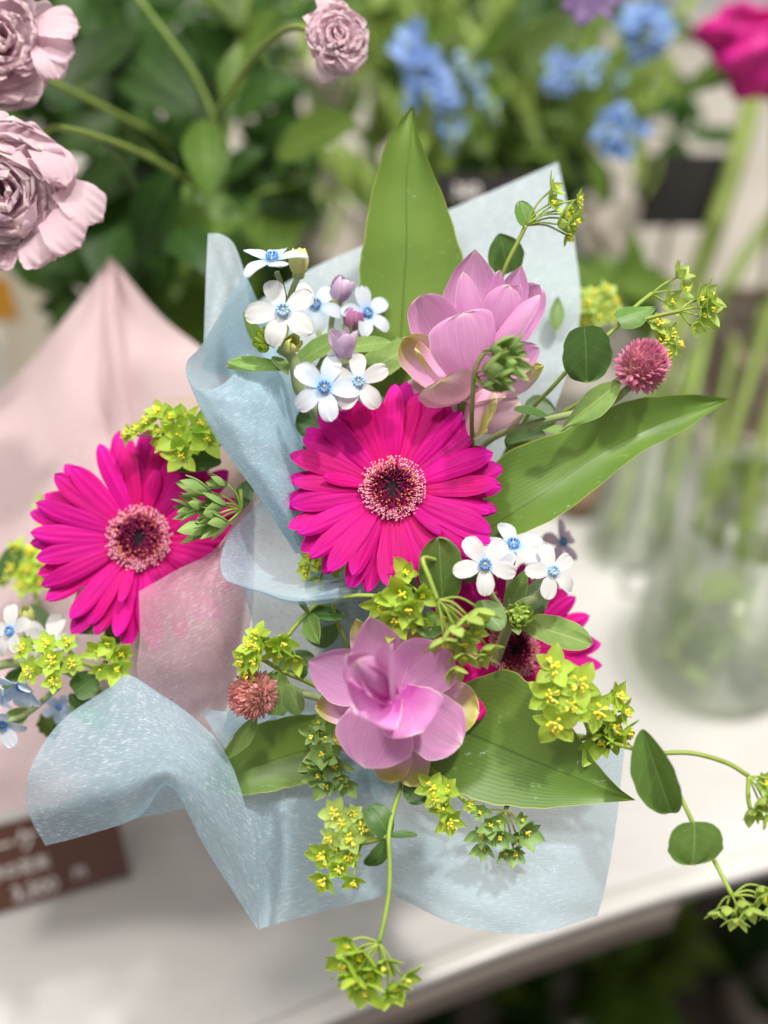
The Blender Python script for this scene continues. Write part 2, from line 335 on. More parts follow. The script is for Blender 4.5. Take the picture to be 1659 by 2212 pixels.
top = [V(p) for p in EDGE]+[V((-1.2, EDGE[-1].y, 0)), V((-1.2, .80, 0)), V((1.6, .80, 0)), V((1.6, EDGE[0].y, 0))]
me = mk('shelf', [V((p.x, p.y, 0)) for p in top]+[V((p.x, p.y, -.03)) for p in top],
        [tuple(range(len(top)-1, -1, -1)), tuple(range(len(top), 2*len(top)))]+[(i, (i+1) % len(top), len(top)+(i+1) % len(top), len(top)+i) for i in range(len(top))], M_['shelf'], smooth=False)
shelf = put('shelf', me, None, None, 'structure')
ed = [cr([tuple(p) for p in EDGE], t/60) for t in range(61)]
def sweep(name, prof, mat, t0=0, t1=61, par=shelf):
    v, f = [], []; e = ed[t0:t1]
    for k, p in enumerate(e):
        a = V(e[max(k-1, 0)]); b = V(e[min(k+1, len(e)-1)]); d = (b-a); d.z = 0; d.normalize(); nn = V((d.y, -d.x, 0))
        if nn.y > 0: nn = -nn
        for o, z in prof: v.append(V((p[0], p[1], 0))+nn*o+V((0, 0, z)))
    n = len(prof)
    f = [(k*n+i, k*n+(i+1) % n, (k+1)*n+(i+1) % n, (k+1)*n+i) for k in range(len(e)-1) for i in range(n)]
    f += [tuple(range(n)), tuple(range((len(e)-1)*n+n-1, (len(e)-1)*n-1, -1))]
    return wput(name, v, f, mat, par)
rp = [(-.006+.0062*cos(a)+.006, .0012+.006*sin(a)-.006) for a in [radians(90-q*15) for q in range(7)]]
sweep('edge_trim', [(-.009, .0012), (-.004, .0016)]+[(.004+.003*cos(radians(90-15*q)), -.0018+.003*sin(radians(90-15*q))) for q in range(7)]+[(.007, -.012), (.0006, -.0125), (.0006, -.001), (-.009, -.001)], M_['trim'])
sweep('front_board', [(.0008, -.014), (.005, -.014), (.005, -.06), (.0008, -.06)], M_['board'], 19, 61)
sweep('black_rail', [(.0008, -.0145), (.004, -.0145), (.004, -.05), (.0008, -.05)], M_['black'], 0, 18)
v, f = boxg(Matrix.Translation((0, 1.61, -.06)), 5, 1.6, .1); wput('back_counter', v, f, M_['counter'], kind='structure', smooth=False)
v, f = boxg(Matrix.Translation((0, .6, -.80)), 6, 4, .1); wput('floor', v, f, M_['floor'], kind='structure', smooth=False)
# ------------------------------------------------------------------ dark pot under the bouquet
pot = thing('bouquet_pot', 'dark round pot standing on the white shelf under the blue wrapping', 'pot', (.0, .44, .0016))
c = V((.0, .44, .0018)); v, f = lathe([(.001, 0), (.036, 0), (.04, .004), (.047, .19), (.049, .192), (.046, .192), (.039, .008), (.001, .008)], 40, c); wput('pot_body', v, f, M_['black'], pot)
pot2 = thing('bouquet_pot', 'dark round pot standing on the white shelf under the pink wrapping', 'pot', (-.235, .525, .0016))
c = V((-.235, .525, .0018)); v, f = lathe([(.001, 0), (.036, 0), (.04, .004), (.047, .19), (.049, .192), (.046, .192), (.039, .008), (.001, .008)], 40, c); wput('pot_body', v, f, M_['black'], pot2)
BASE1 = V((0, .44, .06)); BASE2 = V((-.235, .525, .06))
def to_px(w):
    q = w-CAM; d = q.dot(F_); m = d*K
    return (829.5+q.dot(R_)/m, 1106-q.dot(U_)/m, d)
B1 = to_px(BASE1); B2 = to_px(BASE2)
# ------------------------------------------------------------------ wrapping papers
wb = thing('wrapping_paper', 'pale blue translucent fabric wrapping folded around the large bouquet', 'wrapping', BASE1)
patch('back_sheet', [[(545, 660, .478), (650, 592, .485), (780, 532, .495), (1000, 440, .502), (1205, 350, .505)],
                     [(560, 760, .472), (700, 740, .482), (850, 700, .49), (1050, 600, .492), (1240, 520, .496)],
                     [(600, 900, .468), (720, 900, .474), (880, 880, .478), (1080, 800, .478), (1252, 690, .482)],
                     [(640, 1100, .465), (740, 1080, .472), (880, 1050, .472), (1050, 980, .468), (1195, 890, .466)],
                     [(660, 1280, .462), (740, 1250, .466), (880, 1220, .466), (1010, 1150, .462), (1110, 1040, .460)]], M_['bluegrey'], wb, 40, 40, .0012, seed=1)
patch('upper_flap', [[(449, 504, .452), (478, 506, .452), (506, 528, .452), (530, 592, .452)],
                     [(444, 620, .45), (475, 625, .453), (505, 628, .455), (537, 640, .455)],
                     [(440, 742, .445), (470, 742, .452), (500, 742, .458), (550, 720, .46)],
                     [(436, 800, .44), (470, 810, .452), (510, 800, .46), (565, 780, .466)]], M_['bluegrey'], wb, 24, 30, .0005, seed=2)
patch('roll_inside', [[(529, 590, .443), (541, 615, .446), (552, 640, .45), (566, 668, .455)],
                      [(440, 738, .430), (490, 745, .448), (550, 745, .462), (610, 740, .466)],
                      [(402, 806, .421), (470, 830, .448), (560, 835, .464), (645, 830, .468)],
                      [(480, 960, .421), (535, 960, .45), (605, 970, .466), (668, 970, .468)],
                      [(560, 1075, .426), (595, 1075, .448), (640, 1080, .462), (700, 1080, .466)],
                      [(640, 1195, .438), (660, 1190, .448), (680, 1190, .456), (720, 1180, .46)]], M_['bluefine'], wb, 36, 44, .0005, seed=3)
patch('roll_outside', [[(401, 806, .4205), (425, 842, .412), (478, 832, .410), (522, 785, .418), (548, 735, .432)],
                       [(436, 892, .4205), (480, 903, .409), (535, 882, .409), (580, 850, .421), (612, 820, .438)],
                       [(488, 978, .4205), (532, 986, .410), (578, 970, .412), (615, 950, .426), (640, 925, .444)],
                       [(558, 1072, .424), (592, 1076, .415), (622, 1062, .418), (652, 1050, .432), (680, 1035, .45)],
                       [(638, 1196, .433), (656, 1194, .427), (672, 1188, .429), (692, 1182, .44), (714, 1170, .452)]], M_['blue'], wb, 36, 44, .0005, seed=4)
patch('cup_inside', [[(574, 1072, .436), (592, 1085, .444), (622, 1120, .456), (655, 1160, .466)],
                     [(500, 1148, .425), (550, 1165, .440), (610, 1190, .456), (680, 1200, .470)],
                     [(477, 1205, .417), (540, 1236, .428), (625, 1240, .446), (740, 1225, .456)],
                     [(480, 1240, .411), (556, 1268, .411), (660, 1274, .414), (835, 1236, .424)],
                     [(492, 1255, .407), (560, 1276, .405), (655, 1296, .406), (850, 1268, .418)],
                     [(502, 1259, .408), (566, 1282, .408), (660, 1307, .409), (858, 1284, .421)]], M_['blue'], wb, 44, 44, .0004, seed=5)
patch('cup_outside', [[(520, 1262, .418), (620, 1288, .424), (760, 1296, .432), (930, 1280, .440)],
                      [(545, 1360, .432), (640, 1390, .444), (770, 1400, .452), (950, 1400, .455)],
                      [(510, 1480, .436), (630, 1500, .450), (780, 1510, .458), (960, 1510, .458)],
                      [(480, 1580, .438), (640, 1620, .452), (800, 1640, .458), (980, 1640, .456)]], M_['blue'], wb, 30, 30, .0006, seed=6)
patch('lower_left_sheet', [[(430, 1530, .444), (520, 1540, .446), (600, 1540, .45), (720, 1540, .455), (800, 1540, .456)],
                           [(500, 1650, .442), (560, 1660, .441), (630, 1670, .444), (740, 1690, .452), (822, 1700, .456)],
                           [(540, 1800, .438), (592, 1812, .446), (622, 1812, .430), (740, 1824, .446), (828, 1830, .452)],
                           [(553, 1930, .440), (588, 1922, .445), (618, 1920, .430), (744, 1902, .443), (836, 1896, .448)],
                           [(559, 2008, .440), (580, 2001, .440), (610, 1992, .432), (748, 1956, .442), (845, 1932, .446)]], M_['blue'], wb, 44, 40, .0005, seed=7)
patch('lower_right_sheet', [[(770, 1540, .45), (950, 1560, .446), (1150, 1580, .446), (1352, 1585, .44)],
                            [(800, 1700, .445), (960, 1722, .438), (1150, 1742, .436), (1336, 1740, .436)],
                            [(818, 1805, .444), (970, 1832, .428), (1150, 1852, .424), (1320, 1850, .434)],
                            [(838, 1902, .441), (985, 1932, .421), (1150, 1944, .419), (1304, 1930, .434)],
                            [(856, 1937, .440), (990, 1998, .420), (1150, 2017, .418), (1291, 1978, .434)]], M_['blue'], wb, 48, 40, .0006, seed=8)
patch('left_flap', [[(240, 1482, .442), (275, 1458, .441), (322, 1482, .440), (372, 1515, .438), (422, 1553, .435), (472, 1600, .432)],
                    [(130, 1560, .432), (220, 1556, .427), (310, 1560, .423), (390, 1585, .421), (447, 1618, .421), (507, 1668, .426)],
                    [(66, 1660, .428), (170, 1645, .415), (280, 1632, .410), (380, 1640, .408), (455, 1690, .411), (534, 1762, .424)],
                    [(58, 1745, .434), (150, 1735, .413), (265, 1702, .405), (368, 1664, .401), (452, 1760, .411), (549, 1862, .428)],
                    [(98, 1827, .440), (190, 1803, .420), (300, 1764, .413), (367, 1698, .404), (446, 1836, .418), (557, 2008, .438)]], M_['blue'], wb, 56, 44, .0005, seed=9)
patch('flap_underside', [[(345, 1690, .412), (372, 1684, .414), (398, 1700, .420)], [(315, 1735, .416), (360, 1732, .424), (402, 1730, .430)], [(270, 1772, .420), (345, 1758, .430), (410, 1745, .438)]], M_['blue'], wb, 12, 12, .0002, seed=10)
wp = thing('wrapping_paper', 'pink fabric wrapping around the smaller bouquet on the left', 'wrapping', BASE2)
patch('front_fold', [[(300, 1278, .446), (380, 1232, .436), (470, 1180, .432), (548, 1050, .446)],
                     [(302, 1370, .440), (390, 1330, .426), (480, 1280, .424), (549, 1240, .438)],
                     [(301, 1468, .442), (380, 1430, .426), (470, 1380, .424), (542, 1340, .438)],
                     [(375, 1540, .444), (420, 1500, .432), (470, 1450, .432), (520, 1420, .444)],
                     [(410, 1568, .446), (440, 1535, .44), (480, 1490, .44), (512, 1460, .448)]], M_['pink'], wp, 36, 36, .0005, seed=11)
patch('back_sheet', [[(228, 572, .60), (234, 562, .60), (240, 556, .60), (250, 568, .60)],
                     [(138, 690, .60), (200, 690, .588), (270, 690, .588), (350, 685, .595)],
                     [(10, 838, .60), (150, 840, .57), (300, 840, .57), (480, 800, .575)],
                     [(-200, 1000, .58), (80, 1000, .55), (300, 1000, .55), (540, 980, .555)],
                     [(-260, 1300, .56), (60, 1300, .53), (300, 1300, .52), (540, 1200, .52)],
                     [(-260, 1600, .53), (40, 1600, .51), (280, 1600, .50), (500, 1500, .49)],
                     [(-260, 1830, .53), (0, 1752, .51), (180, 1720, .505), (440, 1600, .49)]], M_['pinkback'], wp, 60, 60, .0030, seed=12)
patch('pleat', [[(234, 560, .597), (238, 556, .597), (243, 561, .597)], [(222, 680, .586), (240, 680, .580), (262, 685, .586)], [(210, 840, .568), (250, 840, .560), (292, 850, .568)], [(195, 1000, .549), (255, 1000, .540), (330, 1000, .549)], [(190, 1200, .528), (255, 1200, .52), (340, 1200, .525)]], M_['pinkback'], wp, 14, 30, .0008, seed=17)
patch('tissue_lining', [[(300, 900, .532), (370, 862, .526), (440, 860, .512), (520, 930, .49)],
                        [(300, 1020, .528), (370, 980, .518), (450, 960, .50), (545, 1040, .475)],
                        [(300, 1140, .525), (380, 1120, .510), (460, 1120, .495), (552, 1140, .47)]], M_['kraft'], wp, 24, 24, .0008, seed=13)
# ------------------------------------------------------------------ gerberas
def gerbera(label, c, n, Rr, stem, seed, nf=23, skip=(), inner=2):
    rn = random.Random(seed); C = P(*c); n = n.normalized(); g = thing('gerbera', label, 'flower', P(*stem[-1]), 'gerberas')
    ref = (U_-n*U_.dot(n)).normalized(); sd = ref.cross(n)
    meshes = [petal_me('petal', M_['gerb'], 1., .276*rn.uniform(.84, 1.14), GERB, 12, 14, bow=rn.uniform(-.05, .0), cup=rn.uniform(-.22, -.02), ridge=.016,
                       curl=rn.uniform(-.14, .07), ph=rn.uniform(0, 6), wave=.035, twist=rn.uniform(-.25, .25)) for _ in range(9)]
    def ray(a): return ref*cos(a)+sd*sin(a)
    for lay, (cnt, ln, el, z) in enumerate(((nf, .74, .16, .0), (nf, .80, .05, -.03), (inner, .42, .3, .03))):
        off = rn.uniform(0, 6)
        for i in range(cnt):
            a = off+2*pi*(i+(.5 if lay == 1 else 0)+rn.uniform(-.24, .24))/max(cnt, 1)
            if any(s0 < (a % (2*pi)) < s1 for s0, s1 in skip): continue
            d = ray(a); e = el+rn.uniform(-.07, .07); L = Rr*ln*rn.uniform(.93, 1.05)
            b = C+d*(Rr*.235)+n*(Rr*(z-.02)+rn.uniform(-.012, .012)*Rr)
            y = d*cos(e)+n*sin(e); m = rn.choice(meshes)
            put('petal', m, g, frame(b, y, n+sd*rn.uniform(-.22, .22), L))
    # the eye: fringe of pale trans florets, anthers, maroon disc florets, dark centre
    s1, s2, s3, s4 = [], [], [], []
    for i in range(380):
        a = rn.uniform(0, 2*pi); r = Rr*(.205+.10*rn.random()); d = ray(a+rn.uniform(-.1, .1)); tilt = rn.uniform(.5, .95)+.6*(r/Rr-.215)
        p0 = C+d*(r*.86)+n*(Rr*.015); ln = Rr*rn.uniform(.045, .075); p1 = p0+(n*cos(tilt)+d*sin(tilt))*ln
        s1.append(spike(p0, p1, Rr*.0065, Rr*.004)); w = d.cross(n)*(Rr*.008)
        for q in (-1, 1): s2.append(spike(p1-w*.2*q, p1+(n*.6+d)*Rr*.010+w*q, Rr*.0055, Rr*.0025))
    for i in range(230):
        a = rn.uniform(0, 2*pi); r = Rr*(.095+.16*sqrt(rn.random())); d = ray(a); p0 = C+d*r+n*(Rr*(.03+.05*rn.random()))
        s3.append(spike(p0, p0+(n+d*.3)*Rr*.016*rn.uniform(.7, 1.3), Rr*.009, Rr*.007, 5)) if rn.random() < .58 else None
    for i in range(250):
        a = i*2.39996+2; r = Rr*(.065+.15*sqrt(i/250)); d = ray(a+rn.uniform(-.15, .15)); p0 = C+d*r; t = C+d*(r-Rr*.035*rn.uniform(.2, 1.2))+n*(Rr*rn.uniform(.06, .085))
        s4.append(spike(p0, t, Rr*.014, Rr*.002))
    for nm, s, m in (('fringe', s1, 'gout'), ('fringe_tips', s2, 'gtip'), ('anthers', [q for q in s3 if q], 'ganth'), ('disc_florets', s4, 'gmid')):
        v, f, _ = join(s); wput(nm, v, f, M_[m], g, kind='stuff')
    v, f = lathe([(.0001, .012), (.10, .008), (.21, .0), (.25, -.04), (.09, -.14), (.04, -.2)], 24); mt = frame(C, ref, n, Rr)
    wput('flower_base', [mt @ p for p in v], f, M_['gdark'], g)
    tube('stem', g, [to_px(C-n*Rr*.12)]+list(stem), .0026, M_['gstem'], 8)
    return g
K42 = .42*K
gerbera('bright magenta gerbera facing the camera in the middle of the blue-wrapped bouquet', (848, 1056, .418), cv(.03, .22, .97), 232*K42, [(850, 1230, .47), B1], 3, 25)
gerbera('bright magenta gerbera half tucked behind the pink wrapping on the left', (302, 1163, .452), cv(.12, .12, .98), 229*.452*K, [(310, 1380, .50), B2], 11, 22)
gerbera('shaded magenta gerbera peeping out behind the white starry flowers at lower right', (1106, 1404, .444), cv(.30, .34, .88), 205*.444*K, [(1040, 1520, .46), B1], 5, 20, inner=0)
# ------------------------------------------------------------------ curcumas
def zm(x0, y0, s): return lambda p, d: ((x0+p[0]*s)/1.8228, (y0+p[1]*s)/1.8228, d)
z2 = zm(1180, 2400, .434); s2 = .434/1.8228
def curcuma(label, zf, sc, rows, stem):
    g = thing('curcuma', label, 'flower', P(*stem[-1]), 'curcumas')
    for (b, db, p, dp, w, m, n, k) in rows:
        k = dict(k); pr = k.pop('prof', BRACT); k.setdefault('wave', random.uniform(.012, .03)); k['ph'] = random.uniform(0, 6); k['twist'] = random.uniform(-.12, .12)
        leaf('bract', g, zf(b, db), zf(p, dp), w*sc, M_[m], n, pr, nu=12, nv=18, **k)
    tube('stem', g, stem, .0045, M_['gstem'], 8)
    return g
curcuma('open mauve pink curcuma seen from above at the front of the bouquet', z2, s2, [
    # outer bracts with green tips
    ((880, 800), .420, (1625, 935), .410, 520, 'curg', (.3, .2, .9), dict(bow=.06, cup=.25, curl=-.05, prof=pf(.4, .62, 1, 2.4, .55))),
    ((900, 950), .424, (1065, 1610), .412, 350, 'curg', (0, -.1, 1), dict(bow=.05, cup=.3, prof=pf(.4, .62, 1, 2.4, .55))),
    ((840, 950), .423, (835, 1580), .409, 370, 'curg', (0, -.1, 1), dict(bow=.05, cup=.3, prof=pf(.4, .62, 1, 2.4, .55))),
    ((700, 850), .423, (115, 890), .409, 350, 'curg', (-.3, .1, .9), dict(bow=.08, cup=.5, curl=.08)),
    ((700, 950), .426, (300, 1195), .416, 330, 'curg', (-.2, -.1, .9), dict(bow=.05, cup=.3)),
    ((740, 700), .422, (515, 85), .412, 290, 'curg', (-.2, .3, .9), dict(bow=.06, cup=.4)),
    ((860, 700), .422, (1070, 190), .411, 420, 'curg', (.1, .3, .9), dict(bow=.06, cup=.4)),
    # middle ring
    ((790, 760), .414, (78, 465), .398, 560, 'cur', (-.35, .1, .9), dict(bow=.08, cup=.22, prof=pf(.35, .5, 1, 1.8, .85))),
    ((800, 790), .413, (635, 60), .396, 540, 'cur', (-.0, .3, .95), dict(bow=.08, cup=.25, prof=pf(.35, .48, 1, 1.7, .92))),
    ((850, 780), .413, (1330, 330), .398, 600, 'cur', (.25, .2, .95), dict(bow=.08, cup=.28, prof=pf(.35, .6, 1, 2.4, .62))),
    ((860, 800), .412, (1470, 1230), .399, 590, 'cur', (.2, -.1, .95), dict(bow=.06, cup=.2, prof=pf(.35, .6, 1, 2.6, .6))),
    ((780, 840), .410, (590, 1440), .396, 720, 'cur', (-.1, -.25, .95), dict(bow=.06, cup=.2, prof=pf(.4, .55, 1, 2.1, .72))),
    # inner ring
    ((900, 770), .402, (1140, 1120), .384, 620, 'curi', (.1, .1, 1), dict(bow=.16, cup=.45, curl=.06, prof=pf(.4, .6, 1, 2.6, .55))),
    ((830, 760), .392, (500, 970), .372, 600, 'curi', (-.05, .30, .95), dict(bow=.20, cup=.55, curl=.06, prof=pf(.4, .6, 1, 2.6, .55))),
    ((820, 800), .397, (425, 415), .379, 420, 'curi', (.35, -.25, .9), dict(bow=.10, cup=.7, prof=pf(.4, .55, 1, 2.2, .65))),
    ((845, 830), .388, (790, 330), .366, 320, 'curi', (-.8, .0, .6), dict(bow=.06, cup=.8, curl=-.06, prof=pf(.45, .5, 1, 2.2, .65))),
    ((810, 800), .390, (515, 470), .368, 330, 'cur', (-.25, .35, .9), dict(bow=-.06, cup=-.9, prof=pf(.5, .5, 1, 2.0, .75))),
    ((800, 790), .390, (560, 500), .371, 260, 'curi', (.4, -.2, .9), dict(bow=.08, cup=.9, prof=pf(.5, .5, 1, 2.0, .75))),
    ((850, 800), .398, (940, 900), .391, 120, 'curp', (.2, .1, .9), dict(bow=.1, cup=.8)),
], [z2((830, 830), .414), (860, 1580, .44), B1])
z1 = zm(1560, 960, .3858); s1 = .3858/1.8228
curcuma('mauve pink curcuma standing upright beside the tall leaf at the top of the bouquet', z1, s1, [
    ((740, 1250), .440, (805, 55), .428, 640, 'cur', (-.1, -.2, .95), dict(bow=.08, cup=.45, prof=pf(.35, .5, 1, 1.8, .88))),
    ((1030, 1050), .436, (1285, 220), .424, 330, 'cur', (-.1, -.2, .95), dict(bow=.05, cup=.5, prof=pf(.4, .55, 1, 2.0, .9))),
    ((900, 1200), .440, (1470, 420), .430, 460, 'cur', (-.2, -.1, .95), dict(bow=.12, cup=.5, prof=pf(.35, .55, 1, 2.4, .55))),
    ((960, 1000), .432, (1060, 265), .421, 260, 'cur', (-.4, -.1, .9), dict(bow=.04, cup=.7)),
    ((820, 1050), .428, (690, 285), .416, 290, 'cur', (.3, .1, .9), dict(bow=-.06, cup=-.5, prof=pf(.4, .5, 1, 2.0, .75))),
    ((960, 1100), .423, (1150, 420), .409, 420, 'cur', (.0, .3, .95), dict(bow=-.09, cup=-.55, prof=pf(.45, .55, 1, 2.4, .7))),
    ((970, 1050), .425, (1270, 415), .413, 260, 'cur', (-.5, -.1, .9), dict(bow=.05, cup=.8, prof=pf(.45, .6, 1, 2.4, .6))),
    ((930, 1150), .419, (1468, 520), .406, 280, 'cur', (-.3, .45, .9), dict(bow=-.08, cup=-.5, prof=pf(.45, .5, 1, 1.9, .8))),
    ((660, 1330), .430, (250, 520), .417, 520, 'cur', (-.25, -.1, .95), dict(bow=.10, cup=.4, prof=pf(.35, .62, 1, 2.6, .5))),
    ((790, 1420), .416, (690, 700), .402, 800, 'cur', (.25, .25, .93), dict(bow=-.05, cup=-.30, prof=pf(.4, .68, 1, 3.0, .6))),
    ((720, 1500), .424, (180, 1080), .406, 470, 'curg', (-.15, .75, .7), dict(bow=.14, cup=.5, curl=.02, prof=pf(.4, .62, 1, 2.6, .55))),
    ((700, 1600), .424, (420, 1420), .403, 620, 'curp', (-.2, -.3, .9), dict(bow=-.12, cup=-.3, prof=pf(.4, .6, 1, 3., .6))),
    ((640, 1560), .436, (70, 960), .418, 430, 'curg', (-.3, .1, .9), dict(bow=.12, cup=.5, prof=pf(.4, .65, 1, 2.6, .5))),
    ((900, 1400), .428, (1460, 1060), .420, 330, 'cur', (.1, .3, .9), dict(bow=.08, cup=.4, prof=pf(.4, .6, 1, 2.4, .6))),
    ((850, 1500), .430, (1510, 1240), .422, 400, 'curg', (.15, -.2, .9), dict(bow=-.05, cup=-.3, prof=pf(.4, .5, 1, 1.8, .85))),
    ((740, 1590), .428, (1120, 1560), .412, 430, 'curp', (.1, .6, .8), dict(bow=.1, cup=.6, prof=pf(.4, .62, 1, 2.6, .55))),
    ((720, 1640), .426, (960, 1800), .409, 520, 'curg', (.1, -.3, .9), dict(bow=-.10, cup=-.2, prof=pf(.4, .6, 1, 3, .6))),
    ((700, 1650), .440, (1300, 1750), .430, 500, 'curp', (.2, -.2, .9), dict(bow=-.04, cup=-.2)),
    ((700, 1650), .442, (60, 1480), .432, 480, 'curp', (-.2, -.2, .9), dict(bow=-.04, cup=-.2)),
    ((760, 1640), .442, (820, 1960), .436, 520, 'curp', (0, -.2, .9), dict(bow=-.04, cup=-.2)),
], [z1((740, 1480), .436), (1000, 960, .455), B1])
# ------------------------------------------------------------------ broad leaves
def broad(label, lo, mi, hi, st, fold=.003):
    g = thing('broad_leaf', label, 'leaf', P(*st[-1]), 'broad pointed leaves')
    edges_leaf('blade', g, lo, mi, hi, M_['ging'], 20, 40, fold=fold)
    tube('stalk', g, [mi[0]]+st, .0022, M_['gstem'], 6)
broad('tall broad green leaf standing upright behind the flowers', [(770, 850, 0.454), (773, 700, 0.450), (775, 600, 0.448), (784, 526, 0.446), (808, 400, 0.444), (840, 300, 0.442), (893, 224, 0.442)],
      [(850, 860, 0.458), (866, 720, 0.455), (872, 620, 0.453), (878, 530, 0.451), (878, 400, 0.448), (886, 300, 0.444), (893, 224, 0.442)],
      [(930, 850, 0.454), (985, 720, 0.450), (1003, 610, 0.448), (992, 525, 0.446), (947, 400, 0.444), (905, 295, 0.442), (893, 224, 0.442)], [(850, 1100, 0.462), B1])
broad('broad green leaf stretching out to the right with scratched surface', [(1000, 1090, .440), (1085, 985, .434), (1226, 925, .428), (1312, 880, .426), (1402, 858, .428), (1500, 853, .434), (1576, 861, .442)],
      [(1000, 1190, .440), (1075, 1130, .434), (1176, 1065, .428), (1276, 994, .428), (1375, 938, .431), (1480, 893, .437), (1576, 861, .442)],
      [(1010, 1195, .438), (1080, 1166, .428), (1165, 1138, .420), (1265, 1074, .418), (1370, 987, .423), (1478, 928, .432), (1576, 861, .442)], [(950, 1280, .45), B1], .002)
broad('broad green leaf pointing to the lower right over the blue wrapping', [(950, 1500, .428), (1076, 1449, .424), (1141, 1470, .418), (1213, 1541, .413), (1272, 1625, .411), (1326, 1692, .411), (1373, 1729, .413)],
      [(920, 1560, .432), (1000, 1580, .429), (1065, 1606, .424), (1130, 1634, .419), (1210, 1666, .415), (1295, 1700, .413), (1373, 1729, .413)],
      [(900, 1660, .428), (950, 1702, .424), (1004, 1720, .419), (1094, 1742, .414), (1190, 1745, .412), (1285, 1736, .412), (1373, 1729, .413)], [(880, 1560, .45), B1], .002)
broad('broad dark green leaf pointing left beneath the salmon globe flower', [(720, 1540, .440), (640, 1545, .438), (570, 1560, .437), (510, 1590, .437), (470, 1640, .438), (440, 1690, .44)],
      [(740, 1610, .444), (660, 1622, .442), (595, 1640, .440), (535, 1662, .439), (485, 1685, .439), (440, 1700, .44)],
      [(720, 1672, .438), (650, 1694, .434), (590, 1709, .433), (540, 1716, .434), (490, 1715, .437), (440, 1705, .44)], [(800, 1600, .455), B1], .002)
# ------------------------------------------------------------------ starry white tweedia
TP = {}
def tw_petal(mat, i):
    if (mat, i) not in TP:
        rn = random.Random(i*7+3)
        TP[mat, i] = petal_me('petal', M_[mat], 1., .66*rn.uniform(.92, 1.06), pf(.28, .58, .8, 2.6, .52), 8, 12, bow=rn.uniform(-.07, -.02), cup=rn.uniform(-.1, .28), curl=rn.uniform(-.16, .02), wave=.05, ph=rn.uniform(0, 6), twist=rn.uniform(-.25, .25))
    return TP[mat, i]
def corona_geo(r):
    ps = []
    for i in range(10):
        a = 2*pi*i/10; d = V((cos(a), sin(a), 0)); w = V((-sin(a), cos(a), 0))
        p0 = d*r*.155+V((0, 0, r*.06)); ps.append((*spike(p0, p0+V((0, 0, r*.15))+d*(r*.02), r*.045, r*.05, 4), 0))
        ps.append((*spike(p0+V((0, 0, r*.15)), p0+V((0, 0, r*.19))-d*r*.03, r*.05, r*.03, 4), 0))
    v, f = lathe([(.0001, -.1*r), (.10*r, -.1*r), (.15*r, -.02*r), (.17*r, .06*r), (.135*r, .10*r), (.06*r, .05*r), (.05*r, .17*r), (.0001, .23*r)], 12); ps.append((v, f, 1))
    return join(ps)
def tw_flower(g, c, n, r, rot, mat='twh', cor='tcor', open_=.0, seed=0):
    rn = random.Random(seed+int(c[0])); C = P(*c); rr = r*c[2]*K; nn = cv(*n)
    e1 = (R_-nn*R_.dot(nn)).normalized(); e2 = nn.cross(e1)
    v, f, mi = corona_geo(rr); M = Matrix.Translation(C) @ Matrix((e1, e2, nn)).transposed().to_4x4()
    o = put('flower', mk('flower', v, f, [M_[cor], M_['ttube']], mi=mi), g, M)
    for i in range(5):
        a = radians(rot+72*i+rn.uniform(-6, 6)); d = e1*cos(a)+e2*sin(a); el = open_+rn.uniform(-.2, .25)
        put('petal', tw_petal(mat, rn.randrange(6)), o, frame(C+d*rr*.13, d*cos(el)+nn*sin(el), nn, rr*.97*rn.uniform(.95, 1.05)))
    return o
def tw_bud(g, b, p, w, mat, nfold=5, flare=.0):
    """A bud of overlapping upright petals from b to p"""
    B, Q = P(*b), P(*p); ax = (Q-B); L = ax.length; ax.normalize(); wd = w*b[2]*K; u = ax.orthogonal().normalized()
    v, f = lathe([(.0001, -.1), (.2, -.05), (.3, .1), (.22, .3)], 10); M = frame(B, u, ax, wd*1.2)
    o = put('bud', mk('bud', [M.to_3x3() @ a for a in v], f, M_['tleaf']), g, Matrix.Translation(B))
    for i in range(nfold):
        d = Quaternion(ax, 2*pi*i/nfold+.3) @ u
        me = petal_me('petal', M_[mat], L, wd*.85, pf(.5, .5, 1, 2.2, .65), 6, 9, bow=.20-flare*.3, cup=.75, curl=.25*flare, twist=.5)
        put('petal', me, o, frame(B+d*wd*.15, ax+d*(.12+.5*flare), -d))
    return o
def fuzz(g, pts, r, n, seed):
    rn = random.Random(seed); s = []
    for _ in range(n):
        t = rn.random(); q = P(*cr(pts, t)); d = V((rn.gauss(0, 1), rn.gauss(0, 1), rn.gauss(0, 1))).normalized()
        s.append(spike(q+d*r*.9, q+d*(r+rn.uniform(.0006, .0014)), .00005, .00002, 3))
    v, f, _ = join(s); wput('stem_hairs', v, f, M_['fuzz'], g, kind='stuff')
M_['fuzz'] = plain('pale_hair', (.55, .60, .40), .7, .2)
t = thing('tweedia_stem', 'stem of white and pale blue starry flowers at the upper left of the bouquet', 'flower', BASE1, 'stems of starry flowers')
main = [(603, 752, .428), (633, 777, .428), (648, 845, .43), (690, 905, .44), (740, 1000, .455), B1]
tube('stem', t, main, [.0022, .0024, .0026, .0026, .0024, .002], M_['tstem'], 8); fuzz(t, main[:4], .0024, 420, 1)
for pts in ([(598, 588, .414), (612, 630, .42), (620, 690, .426), (612, 750, .428)], [(644, 596, .416), (627, 640, .42), (620, 690, .426)], [(677, 690, .445), (690, 718, .44), (680, 770, .435), (640, 790, .43)],
            [(736, 650, .45), (718, 685, .448), (712, 730, .444), (690, 790, .436), (650, 830, .431)], [(745, 775, .415), (735, 820, .42), (700, 880, .432), (690, 905, .44)], [(773, 835, .412), (740, 870, .42), (700, 895, .436)], [(701, 845, .41), (690, 880, .42), (690, 905, .44)]):
    tube('flower_stalk', t, pts, .0013, M_['tstem'], 6); fuzz(t, pts, .0013, 130, len(pts)+int(pts[0][0]))
